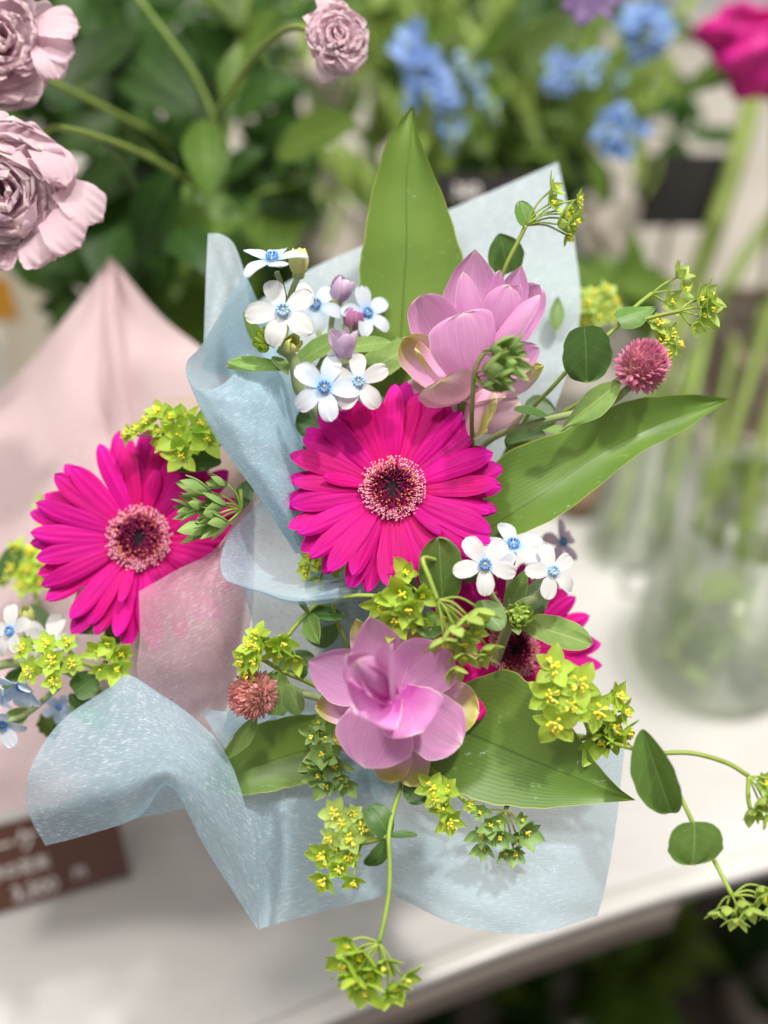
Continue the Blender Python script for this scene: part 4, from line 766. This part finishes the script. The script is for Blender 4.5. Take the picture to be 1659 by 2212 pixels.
# ------------------------------------------------------------------ mauve roses and their leafy stems
def rose(label, c, r, ax, n, seed, stem, leaves, skirt=(), squash=1., Lmul=1.):
    rn = random.Random(seed); C = P(*c); rr = r*c[2]*K; A = cv(*ax); g = thing('rose', label, 'rose', P(*stem[-1]), 'mauve roses')
    e1 = A.orthogonal().normalized(); e2 = A.cross(e1)
    for i in range(n):
        t = i/(n-1); a = i*2.39996+rn.uniform(-.35, .35); d = e1*cos(a)+e2*sin(a); sd = d.cross(A)
        r = rr*(.03+.90*t**.7)*rn.uniform(.85, 1.1)
        tip = C+A*(rr*(.20-.42*t*t+rn.uniform(-.06, .06)))+d*r; b = C-A*(rr*.36)+d*(r*.30)
        y = tip-b; L = y.length; w = rr*(.40+.85*t)*rn.uniform(.85, 1.2)
        me = petal_me('petal', M_['rose'], L, w, pf(.4, .72, 1, 5., .45), 22, 14, bow=.06+.08*rn.random(), cup=.55-.25*t, curl=rn.uniform(-.40, -.12)*(.3+.9*t), wave=.05+.07*rn.random(), wk=rn.uniform(3., 7.), ph=rn.uniform(0, 6), rnd=.07, wp=5)
        put('petal', me, g, frame(b, y, -d+A*.25+sd*rn.uniform(-.3, .3)))
    for (b, p, w, nn) in skirt:
        leaf('petal', g, b, p, w, M_['rose'], nn, pf(.5, .75, 1, 5, .42), nu=18, nv=16, wave=.09, wp=4, wk=5., ph=rn.uniform(0, 6), cup=.1, curl=-.12, rnd=.12, bow=-.06)
    for k in range(5):
        a = 2*pi*k/5; d = e1*cos(a)+e2*sin(a)
        put('sepal', petal_me('sepal', M_['bgm'], rr*.6, rr*.2, POINT, 4, 6, bow=.1), g, frame(C-A*rr*.5, d*.8-A*.1, A))
    v, f = lathe([(.0001, -.74), (.10, -.72), (.17, -.6), (.2, -.5), (.3, -.42)], 14); wput('hip', [frame(C, e1, A, rr) @ p for p in v], f, M_['bgm'], g)
    tube('stem', g, [to_px(C-A*rr*.7)]+stem, .0018, M_['bgstem'], 8)
    for (b, p, w, m) in leaves: leaf('leaf', g, b, p, w, M_[m], (rn.uniform(-.4, .4), rn.uniform(.1, .7), .8), pf(.2, .4, .7, 1.7, .9), nu=6, nv=18, serr=.025, cup=.2, bow=rn.uniform(-.08, .04))
    return g
SS = HC/.56
BK = V((-.19, .88, .21)); BKp = to_px(BK)
rose('large open mauve rose with ruffled petals at the left edge', (2, 415, .440), 165, (.30, -.28, .9), 44, 4, [(90, 292, .485), (150, 280, .50), (300, 330, .56), (420, 400, .62), BKp],
     [((300, 330, .57), (150, 420, .60), 90, 'bgd'), ((380, 370, .6), (300, 560, .63), 110, 'bgd'), ((200, 285, .52), (300, 420, .60), 70, 'bgd')],
     skirt=[((120, 400, .448), (222, 470, .45), 96, (.2, .2, .9)), ((100, 470, .446), (172, 530, .446), 100, (.3, -.1, .9)), ((70, 300, .446), (146, 390, .438), 90, (.3, .5, .7)), ((60, 500, .45), (110, 560, .448), 110, (.1, -.3, .9))])
rose('pale mauve rose in the top left corner', (0, 80, .452), 142, (.32, -.15, .9), 38, 9, [(60, 150, .55), (160, 200, .58), (350, 300, .64), BKp],
     [((150, 180, .6), (300, 60, .64), 100, 'bgd'), ((250, 250, .62), (130, 330, .62), 110, 'bgd')], skirt=[((80, 60, .456), (170, 50, .456), 90, (.2, .3, .9)), ((80, 90, .458), (125, 165, .456), 70, (.4, 0, .9)), ((90, 100, .458), (160, 110, .458), 70, (.3, .1, .9))])
rose('small mauve rose on a curved stem near the top centre', (728, 76, .452), 78, (.12, .02, 1), 30, 21, [(640, 58, .48), (560, 110, .53), (480, 230, .60), (420, 330, .64), BKp],
     [((490, 220, .6), (520, 90, .6), 60, 'bgm'), ((480, 240, .6), (495, 215, .6), 30, 'bgm'), ((560, 110, .56), (590, 160, .57), 24, 'bgm')], skirt=[((692, 120, .46), (718, 180, .462), 46, (-.2, -.1, .9)), ((705, 30, .458), (720, -8, .458), 70, (0, .3, .9))])
LF = {k: [petal_me('leaf', M_[k], 1., w, pr, 6, 14, bow=b, cup=.2, curl=c, serr=s) for (w, pr, b, c, s) in ((.55, pf(.2, .4, .7, 1.7, .9), -.08, -.06, .02), (.66, pf(.2, .42, .7, 1.8, .8), .05, -.1, .02), (.48, pf(.2, .45, .7, 1.7, .9), -.12, .08, 0))] for k in ('bgd', 'bgm', 'bgl')}
SL = [petal_me('leaf', M_['bgl'], 1., w, pf(.3, .45, .8, 1.6, 1), 4, 12, bow=b, cup=.3) for w, b in ((.16, -.1), (.22, .06), (.12, -.16))]
def leafy(name, label, cat, base, nodes, lf, group, stem_m='bgstem', r=.0016, seed=0, n=(0, .4, .9)):
    rn = random.Random(seed); g = thing(name, label, cat, base, group)
    nodes = [(x, y, d*SS) for x, y, d in nodes]; lf = [((b[0], b[1], b[2]*SS), (p[0], p[1], p[2]*SS), k, s) for b, p, k, s in lf]
    tube('stem', g, [to_px(base)]+nodes, [r*1.3]+[r]*(len(nodes)), M_[stem_m], 6)
    for (b, p, k, s) in lf:
        B, Q = P(*b), P(*p); me = s if not isinstance(s, str) else rn.choice(LF[s])
        put('leaf', me, g, frame(B, Q-B, cv(n[0]+rn.uniform(-.5, .5), n[1]+rn.uniform(-.4, .3), n[2]), (Q-B).length*k))
    return g
rn = random.Random(5)
# explicit leafy rose stems behind the roses
ROSEL = [('leafy_rose_branch', 'leafy rose stem with an oval leaf behind the upper blue flap', [(480, 420, .66), (440, 200, .62), (280, -30, .6)], [((440, 260, .60), (452, 415, .60), 1, 'bgm'), ((520, 470, .64), (310, 440, .62), 1, 'bgm'), ((600, 320, .66), (760, 255, .62), 1, 'bgm'), ((420, 240, .63), (250, 90, .66), 1.1, 'bgd'), ((380, 500, .62), (470, 600, .6), 1, 'bgd')]),
         ('leafy_rose_branch', 'leafy rose stem with broad dark leaves between the two left roses', [(400, 420, .70), (250, 250, .66), (170, 180, .64)], [((300, 300, .68), (130, 220, .66), 1.2, 'bgd'), ((260, 250, .68), (330, 60, .68), 1.2, 'bgd'), ((230, 230, .66), (90, 120, .66), 1.2, 'bgd'), ((350, 350, .7), (160, 460, .66), 1.1, 'bgd'), ((330, 320, .69), (210, 560, .66), 1.1, 'bgd')]),
         ('leafy_rose_branch', 'leafy rose stem rising to the top edge left of the small rose', [(480, 420, .78), (500, 200, .74), (540, -40, .72)], [((500, 250, .74), (640, 180, .72), 1.1, 'bgd'), ((500, 180, .74), (400, 40, .72), 1.1, 'bgd'), ((520, 120, .73), (610, 10, .71), 1, 'bgm'), ((490, 300, .75), (380, 160, .74), 1.1, 'bgd'), ((520, 60, .72), (440, -60, .72), 1, 'bgm')]),
         ('leafy_rose_branch', 'leafy rose stem low down in front of the black bucket', [(500, 480, .74), (560, 420, .70), (640, 400, .68)], [((560, 420, .7), (700, 470, .68), 1, 'bgd'), ((540, 430, .71), (470, 560, .68), 1.1, 'bgd'), ((600, 410, .69), (660, 300, .68), 1, 'bgd'), ((580, 430, .7), (600, 540, .66), 1.1, 'bgm'), ((520, 460, .72), (370, 560, .68), 1.1, 'bgd')])]
for i, (nm, lb, nd, lf) in enumerate(ROSEL): leafy(nm, lb, 'foliage', BK+V((.02*i-.03, .02*(i % 2), 0)), [(x, y, d*.86) for x, y, d in nd], [((b[0], b[1], b[2]*.86), (p[0], p[1], p[2]*.86), k, s) for b, p, k, s in lf], 'rose stems in the bucket', seed=i)
# the mass of leaves that nobody could count
def mass(name, label, cat, boxes, seed):
    rn = random.Random(seed); vs, fs, uvs, mi, o = [], [], [], [], 0; mats = ['bgd', 'bgm', 'bgl']
    for (x0, x1, y0, y1, d0, d1, cnt, s0, s1, m, strap) in boxes:
        for _ in range(cnt):
            x, y, d = rn.uniform(x0, x1), rn.uniform(y0, y1), 1.02*rn.uniform(d0, d1); s = rn.uniform(s0, s1)*d*K
            v, f, uv = petal(s, s*(rn.uniform(.10, .2) if strap else rn.uniform(.45, .65)), pf(.2, .42, .7, 1.7, .9), 4, 7, bow=rn.uniform(-.12, .1), cup=.25, curl=rn.uniform(-.15, .1))
            a = rn.gauss(pi/2, .5) if strap else rn.uniform(0, 2*pi)
            M = frame(P(x, y, d), cv(cos(a), sin(a), rn.uniform(-.5, .4)), cv(rn.uniform(-.5, .5), rn.uniform(0, .8), .7))
            vs += [M @ p for p in v]; fs += [tuple(q+o for q in p) for p in f]; uvs += uv; mi += [mats.index(m)]*len(f); o = len(vs)
    ob = wput(name, vs, fs, [M_[q] for q in mats], None, uvs, 'stuff', mi=mi); ob['label'] = label; ob['category'] = cat
mass('foliage_mass', 'blurred mass of dark rose leaves behind the roses', 'foliage', [(-80, 640, -80, 520, .70, .95, 260, 70, 180, 'bgd', False), (0, 700, -80, 500, .66, .9, 60, 40, 120, 'bgd', False), (130, 330, 540, 700, .70, .8, 30, 110, 170, 'bgd', False), (350, 560, 520, 760, .74, .85, 20, 90, 160, 'bgm', False), (400, 640, 500, 820, .86, .96, 46, 110, 180, 'bgd', False)], 1)
mass('foliage_mass', 'blurred mass of lighter green stems and leaves at the top right', 'foliage', [(620, 1020, -60, 560, .82, 1.1, 120, 120, 260, 'bgl', True), (700, 1300, -60, 360, .82, 1.15, 110, 60, 170, 'bgm', False), (900, 1500, -80, 330, .85, 1.2, 70, 70, 170, 'bgd', False), (850, 1500, -60, 330, .8, 1.1, 60, 90, 220, 'bgl', True), (1060, 1420, 150, 460, .85, 1.1, 30, 100, 220, 'bgl', True), (820, 1320, 330, 480, .95, 1.15, 50, 100, 180, 'bgd', False), (1200, 1400, 580, 660, .75, .85, 10, 120, 200, 'bgm', False)], 2)
# ------------------------------------------------------------------ blue flower spikes, clematis, celosia
def bluespike(label, base, pts, seed, r=18, n=26):
    rn = random.Random(seed); g = thing('delphinium', label, 'flower', base, 'blue flower spikes')
    tube('stem', g, [to_px(base)]+pts[::-1], .0018, M_['bgstem'], 6)
    me = [petal_me('floret', M_['bgblue'], 1., .8, OVAL, 4, 5, cup=.4) for _ in range(2)]
    for i in range(n):
        q = cr(pts, rn.random()*.8); d = V((rn.gauss(0, 1), rn.gauss(0, 1), rn.gauss(0, 1))).normalized(); s = r*q[2]*K*rn.uniform(.8, 1.5)
        put('floret', rn.choice(me), g, frame(P(*q)+d*s*.4, d, T_, s))
BK2 = V((.12, 1.22, .16)); bp2 = to_px(BK2)
bluespike('blurred blue flower spike above the tall upright leaf', BK2, [(x, y, d*.90) for x, y, d in [(880, 90, .86), (915, 170, .87), (940, 250, .88)]], 1, 34, 46)
bluespike('blurred blue flower spike hanging lower behind the tall leaf tip', BK2+V((-.02, 0, 0)), [(x, y, d*.90) for x, y, d in [(950, 200, .9), (975, 260, .9), (990, 330, .92)]], 2, 24, 24)
bluespike('blurred pale blue flowers left of the purple clematis stalk', BK2+V((.05, 0, 0)), [(x, y, d*.90) for x, y, d in [(1180, 150, .9), (1230, 165, .9), (1270, 180, .92)]], 3, 28, 34)
bluespike('blurred deep blue flowers at the top right beside the clematis', BK2+V((.08, .03, 0)), [(x, y, d*.90) for x, y, d in [(1390, 30, .88), (1395, 70, .88), (1370, 110, .9)]], 4, 34, 34)
bluespike('blurred whitish blue flowers above the black price card', BK2+V((.1, .0, 0)), [(x, y, d*.90) for x, y, d in [(1290, 270, .86), (1340, 290, .86), (1380, 310, .88)]], 5, 32, 34)
bluespike('blurred pale blue flower spray just right of the tall leaf tip', BK2+V((.0, .03, 0)), [(x, y, d*.90) for x, y, d in [(1000, 120, .92), (1050, 200, .92), (1080, 280, .94)]], 6, 18, 20)
bluespike('blurred pale blue flower spray below the deep blue flowers', BK2+V((.1, .05, 0)), [(x, y, d*.90) for x, y, d in [(1240, 120, .94), (1310, 150, .94), (1350, 220, .95)]], 7, 18, 22)
g = thing('clematis', 'purple clematis flower cut by the top picture edge', 'flower', BK2+V((.04, 0, .0)))
for (b, p, w) in (((1265, -10, .60), (1212, 20, .598), 46), ((1268, -8, .60), (1250, 58, .594), 64), ((1275, -8, .60), (1325, 44, .596), 44), ((1278, -12, .60), (1350, 5, .6), 40), ((1265, -14, .602), (1230, -30, .604), 50)):
    leaf('petal', g, b, p, w, M_['purple'], (0, .1, .9), pf(.4, .5, .8, 1.7, .9), nu=8, nv=12, wave=.08, cup=.3)
tube('stem', g, [(1268, -12, .603), (1220, 25, .64), (1150, 60, .70), (1060, 130, .8), bp2], .0014, M_['bgstem'], 6)
g = leafy('clematis_leaf_stem', 'long green leafy stem crossing the top right behind the clematis', 'foliage', BK2+V((.12, .02, 0)), [(1180, 290, .82), (1320, 220, .76), (1480, 60, .72)],
          [((1100, 160, .74), (1240, 70, .72), 1.15, 'bgm'), ((1230, 260, .78), (1420, 100, .74), 1.1, 'bgl'), ((1480, 200, .74), (1650, 150, .72), 1.1, 'bgm'), ((1120, 30, .7), (1030, 130, .74), 1.2, 'bgm'), ((830, -20, .74), (850, 120, .76), 1.1, 'bgm'), ((1000, 20, .74), (900, 80, .76), 1, 'bgm')], None, seed=9)
g = thing('celosia', 'bright pink plush celosia crest at the right picture edge', 'flower', V((.46, 1.05, .0)))
rn = random.Random(3); C = P(1690, 118, .78); vs, fs = [], []; nu, nv = 40, 16
for j in range(nv+1):
    for i in range(nu+1):
        a = 2*pi*i/nu; b = -pi/2+pi*j/nv; rr = .038*(1+.18*sin(5*a+2*b)+.12*sin(9*a-3*b)+.1*sin(13*b+4*a))
        vs.append(C+R_*(rr*1.5*cos(b)*cos(a))+U_*(rr*.85*cos(b)*sin(a)+.012*cos(a)*-1)+T_*(rr*sin(b)*.8))
wput('crest', vs, gridf(nu, nv), M_['celo'], g); tube('stem', g, [(1680, 180, .79), (1680, 420, .84), to_px(V((.46, 1.05, .0)))], .004, M_['bgstem'], 8)
# ------------------------------------------------------------------ glass vases with thick stems
def glass(name, tint):
    k = N(name); tr = k.n('BsdfTransparent', {0: tint}); gl = k.n('BsdfGlossy', {'Color': (.9, .92, .9), 'Roughness': .06}); fr = k.n('Fresnel', {'IOR': 1.4})
    return k.finish(k.n('MixShader', {0: k.math('MULTIPLY', fr.outputs[0], .4), 1: tr.outputs[0], 2: gl.outputs[0]}).outputs[0])
M_['glass'] = glass('vase_glass', (.955, .965, .955)); M_['water'] = glass('vase_water', (.90, .92, .85))
def vase(label, c, r, h, wl, stems, grp='glass vases'):
    g = thing('glass_vase', label, 'vase', c, grp); c = V(c)
    v, f = lathe([(.0001, .0), (r*.96, .0), (r, .004), (r, h), (r-.003, h), (r-.003, .010), (.0001, .010)], 40, c); wput('glass', v, f, M_['glass'], g)
    v, f = lathe([(.0001, .0115), (r-.0045, .0115), (r-.0045, wl), (.0001, wl)], 40, c); wput('water', v, f, M_['water'], g)
VB = G(1560, 1490, .0016); VB2 = G(1330, 1230, .0016)
vase('large glass vase with thick green stems in water at the right edge', VB+V((.0, .035, 0)), .068, .17, .09, None)
vase('smaller glass vase standing behind the broad leaf on the right', VB2+V((.015, .03, 0)), .038, .16, .05, None)
def thick(label, pts, r, seed, m='bgl'):
    pts = [pts[0]]+[(x, y, d*SS) for x, y, d in pts[1:]]; r *= SS
    g = thing('flower_stem', label, 'stem', P(*pts[0]), 'thick green stems in the vases'); tube('stalk', g, pts, r, M_['bgstem'], 8)
    return g
b = to_px(VB2+V((.0, .03, .013))); thick('thick green stem standing in the smaller glass vase', [b, (1380, 960, .80), (1470, 700, .80), (1580, 380, .82), (1640, 150, .84)], .0085, 1)
b = to_px(VB2+V((.03, .035, .013))); thick('thin green stem at the right of the smaller glass vase', [b, (1450, 900, .82), (1560, 640, .84), (1700, 420, .86)], .006, 2)
b = to_px(VB+V((-.03, .03, .015))); thick('green stem leaning right in the large glass vase', [b, (1480, 1250, .73), (1560, 1000, .76), (1680, 640, .8)], .005, 3)
b = to_px(VB+V((.02, .04, .015))); thick('green stem near the right picture edge in the large glass vase', [b, (1600, 1200, .74), (1650, 950, .78), (1760, 600, .8)], .006, 4)
b = to_px(VB+V((-.01, .01, .015))); thick('pale green stem crossing low in the large glass vase', [b, (1600, 1330, .72), (1680, 1150, .74)], .004, 5)
g = leafy('vase_leaf_stem', 'dark leafy stem inside the large glass vase', 'foliage', VB+V((.025, .02, .013)), [(1600, 1300, .72), (1640, 1100, .74)], [((1620, 1380, .71), (1500, 1420, .70), 1, 'bgm'), ((1560, 1440, .71), (1650, 1400, .7), 1, 'bgm'), ((1540, 1400, .71), (1450, 1460, .7), .8, 'bgm')], None, seed=4)
for i, (dx, dy, x1, y1, d1, lb) in enumerate(((-.02, .05, 1500, 1150, .75, 'slim green stem at the back left of the large glass vase'), (.035, .0, 1700, 1000, .74, 'slim green stem at the front right of the large glass vase'), (.0, .055, 1560, 1080, .78, 'slim green stem at the back of the large glass vase'), (-.04, .015, 1440, 1120, .71, 'slim green stem against the left wall of the large glass vase'))):
    b = to_px(VB+V((dx, dy, .015))); thick(lb, [b, ((b[0]+x1)/2+10, (b[1]+y1)/2, (b[2]+d1)/2), (x1, y1, d1), (x1+90, y1-420, d1+.05)], .0035, 10+i)
g = leafy('vase_leaf_stem', 'pale leafy stem low in the large glass vase', 'foliage', VB+V((-.02, .02, .013)), [(1480, 1400, .70), (1520, 1250, .72)], [((1480, 1420, .70), (1560, 1350, .69), 1, 'bgm'), ((1470, 1440, .69), (1540, 1490, .68), .9, 'bgl'), ((1500, 1330, .71), (1430, 1290, .7), .9, 'bgm'), ((1580, 1480, .69), (1660, 1450, .69), 1, 'bgd'), ((1510, 1290, .72), (1600, 1240, .72), 1, 'bgl')], None, seed=14)
# ------------------------------------------------------------------ cards, buckets and other blurred things behind
def card(name, label, c, w, h, face, mat, cat='sign', thick=.002, rot=0):
    g = thing(name, label, cat, c); z = face.normalized(); x = V((0, 0, 1)).cross(z).normalized(); x = Quaternion(z, rot) @ x; y = z.cross(x)
    M = Matrix.Translation(c) @ Matrix((x, y, z)).transposed().to_4x4(); v, f = boxg(M, w, h, thick); wput('board', v, f, mat, g, smooth=False)
    return g, M
M_['sign'] = lam('brown_sign', (.115, .045, .030), (.13, .05, .034), .30, 20.)
M_['chalk'] = plain('white_lettering', (.85, .80, .76), .5, .5)
def text(parent, body, M, x, y, size, ext=.0004):
    cu = bpy.data.curves.new('lettering', 'FONT'); cu.body = body; cu.size = size; cu.extrude = ext; cu.offset = .0001
    o = bpy.data.objects.new('lettering', cu); me = bpy.data.meshes.new_from_object(o); bpy.data.objects.remove(o); me.name = 'lettering'; me.materials.clear(); me.materials.append(M_['chalk'])
    put('lettering', me, parent, M @ Matrix.Scale(1.12, 4) @ Matrix.Translation((x, y, .0014+ext)))
# brown sign on a small stand, tilted back on the shelf
sc_ = [G(284, 1895, .0), G(-240, 2040, .0)]
xa = (sc_[0]-sc_[1]).normalized(); up = (V((0, 0, 1))*.80+V((-xa.y, xa.x, 0))*.6).normalized(); zn = xa.cross(up)
hgt = .058; wid = .22
cen = sc_[0]-xa*wid/2+up*(hgt/2)+V((0, 0, .003))
g = thing('price_sign', 'brown price sign with white lettering at the lower left of the shelf', 'sign', V((cen.x, cen.y, .0016)))
M = Matrix.Translation(cen) @ Matrix((xa, up, zn)).transposed().to_4x4(); v, f = boxg(M, wid, hgt, .0024); wput('board', v, f, M_['sign'], g, smooth=False)
text(g, '\u30d6\u30fc\u30b1', M, .008, .008, .015); text(g, '\u5b63\u7bc0\u306e\u82b1\u675f', M, .010, -.006, .009); text(g, '3,300', M, .030, -.0215, .012); text(g, '\u5186', M, .066, -.018, .008)
v, f = boxg(M @ Matrix.Translation((0, -.004, -.012)) @ Matrix.Rotation(radians(25), 4, 'X'), .04, .044, .0016); wput('stand', v, f, M_['trim'], g, smooth=False)
g, M = card('price_card', 'plain black price card on a brown stick at the upper right', P(1467, 412, 1.0), 190*1.0*K, 150*1.0*K, V((0, -1, .55)), M_['blackcard'])
cb = P(1467, 412, 1.0); v, f = tube_geo([tuple(cb+V((0, .004, -.02))), tuple(V((cb.x, cb.y+.02, .0)))], .0035, 8, 4, px=False); wput('stick', v, f, M_['board'], g)
g, M = card('price_card', 'black price card with white writing half hidden by the blue back sheet', P(1060, 408, .82), 250*.82*K, 66*.82*K, V((0, -1, .6)), M_['blackcard'])
text(g, '360', M, -.028, -.006, .013); v, f = tube_geo([tuple(P(1060, 408, .83)), tuple(V((P(1060, 408, .83).x, P(1060, 408, .83).y+.01, -.008)))], .003, 8, 4, px=False); wput('stick', v, f, M_['black'], g)
def bucket(label, c, r, h, mat):
    g = thing('bucket', label, 'bucket', c, 'flower buckets'); v, f = lathe([(.0001, .002), (r*.8, .002), (r, h), (r*1.04, h), (r*1.04, h-.012), (r*1.015, h-.012), (r*.98, h-.004), (r*.79, .006), (.0001, .006)], 40, V(c)); wput('bucket_body', v, f, mat, g)
bucket('black flower bucket holding the roses', V((BK.x, BK.y, -.0095)), .095, .24, M_['black'])
bucket('black flower bucket holding the blue flowers', V((BK2.x+.02, BK2.y, -.0095)), .11, .19, M_['black'])
M_['cream'] = lam('cream_card', (.62, .55, .42), (.66, .60, .48), .6, 10.)
M_['orange'] = plain('orange_print', (.55, .25, .02), .6, .3)
tp = P(45, 530, .84)
g, M = card('cream_board', 'cream board with an orange patch below the large rose at the left', V((tp.x, tp.y, tp.z/2-.004)), 195*.84*K, tp.z, V((.1, -1, 0)), M_['cream'], 'board', .004)
v, f = boxg(M @ Matrix.Translation((-.034, tp.z*.5-.045, .0027)), .032, .040, .001); wput('orange_patch', v, f, M_['orange'], g, smooth=False)
M_['crate'] = lam('dark_wood', (.20, .16, .12), (.26, .21, .16), .6, 12.)
def crate(label, c, w, dp, h):
    g = thing('wooden_crate', label, 'crate', c); c = V(c)
    for i in range(3):
        for sy in (-1, 1):
            v, f = boxg(Matrix.Translation(c+V((0, sy*dp/2, h*(i+.5)/3))), w, .008, h/3-.006); wput('slat', v, f, M_['crate'], g, smooth=False)
            v, f = boxg(Matrix.Translation(c+V((sy*w/2, 0, h*(i+.5)/3))), .008, dp-.012, h/3-.006); wput('slat', v, f, M_['crate'], g, smooth=False)
    v, f = boxg(Matrix.Translation(c+V((0, 0, .006))), w-.02, dp-.02, .008); wput('base', v, f, M_['crate'], g, smooth=False)
cc = G(1680, 900); crate('dark wooden crate at the right edge behind the glass vases', V((cc.x+.05, cc.y+.06, -.0085)), .22, .16, .09)
M_['kraftbag'] = lam('brown_paper', (.20, .12, .07), (.26, .17, .10), .7, 20.); M_['ceramic'] = lam('grey_ceramic', (.42, .39, .35), (.36, .33, .29), .4, 20.)
bucket('brown paper pot partly hidden behind the broad leaf on the right', G(1250, 1130)+V((0, .02, .0015)), .022, .03, M_['kraftbag'])
leafy('leaf_spray', 'bright green leaf spray beside the dark crate at the right edge', 'foliage', V((.49, .79, .002)), [(1600, 1060, .80), (1650, 960, .80)], [((1600, 1060, .8), (1680, 1000, .78), 1, 'bgm'), ((1620, 1020, .8), (1560, 940, .8), 1, 'bgm'), ((1610, 1080, .8), (1690, 1090, .78), 1, 'bgl')], None, seed=22)
leafy('leaf_spray', 'green leaf spray behind the right end of the blue back sheet', 'foliage', V((.31, .98, -.008)), [(1280, 640, .82), (1300, 600, .82)], [((1250, 620, .80), (1400, 640, .80), 1, 'bgm'), ((1290, 600, .82), (1230, 540, .82), 1, 'bgd'), ((1300, 610, .82), (1370, 580, .82), 1, 'bgd')], None, seed=23)
# pale paper cones of other bunches behind
M_['paper'] = fabric('pale_paper', (.62, .54, .46), (.74, .67, .60), .98, .3, .2)
def cone(label, c, pts, mat, seed):
    g = thing('paper_cone', label, 'wrapping', c, 'pale paper cones behind'); patch('paper', pts, mat, g, 16, 16, .003, seed=seed)
cone('pale paper cone behind the small mauve rose', G(700, 560), [[(585, 320, .98), (650, 300, .95), (720, 330, .98)], [(600, 420, .98), (660, 410, .94), (720, 420, .98)], [(630, 540, 1.0), (680, 540, .96), (720, 540, 1.0)]], M_['paper'], 31)
cone('pale paper cone left of the tall upright leaf', G(740, 640), [[(640, 500, .9), (720, 455, .87), (820, 470, .9)], [(650, 560, .9), (720, 550, .86), (810, 560, .9)], [(680, 640, .92), (730, 640, .88), (790, 640, .92)]], M_['paper'], 32)
cone('whitish paper cone below the whitish blue flowers', G(1320, 640), [[(1255, 430, .95), (1320, 440, .92), (1385, 430, .95)], [(1265, 520, .95), (1325, 530, .91), (1375, 520, .95)], [(1285, 610, .97), (1325, 620, .93), (1365, 610, .97)]], M_['paper'], 33)
cone('pale paper cone beneath the small mauve rose near the top', G(690, 300, .1), [[(620, 120, .9), (680, 110, .88), (760, 130, .9)], [(640, 170, .9), (700, 170, .87), (760, 170, .9)], [(670, 230, .92), (710, 230, .89), (750, 230, .92)]], M_['paper'], 34)
# ------------------------------------------------------------------ plants on the floor in front of the shelf
M_['soil'] = plain('dark_soil', (.02, .014, .010), .9, .1)
rn = random.Random(12)
for i, (x, y, lb, m) in enumerate(((1180, 2190, 'blurred green potted plant on the dark floor below the shelf edge', 'bgm'), (1330, 2130, 'blurred olive potted plant on the dark floor right of the green one', 'bgl'), (1640, 2180, 'blurred dark potted plant on the floor in the lower right corner', 'bgd'), (1010, 2260, 'blurred potted plant on the floor half cut by the bottom edge', 'bgd'))):
    c = G(x, y, -.75)+V((0, 0, .0015)); g = thing('potted_plant', lb, 'plant', c, 'plants on the floor')
    v, f = lathe([(.0001, 0), (.05, 0), (.065, .12), (.06, .12), (.055, .1), (.0001, .1)], 24, c); wput('pot', v, f, M_['board'] if i != 1 else M_['soil'], g)
    for k in range(26):
        a = rn.uniform(0, 6.28); d = V((cos(a), sin(a), rn.uniform(.5, 1.8))).normalized(); b = c+V((cos(a)*.02, sin(a)*.02, .1)); put('leaf', rn.choice(LF[m]), g, frame(b+d*rn.uniform(0, .05), d, V((0, 0, 1)), rn.uniform(.06, .12)))
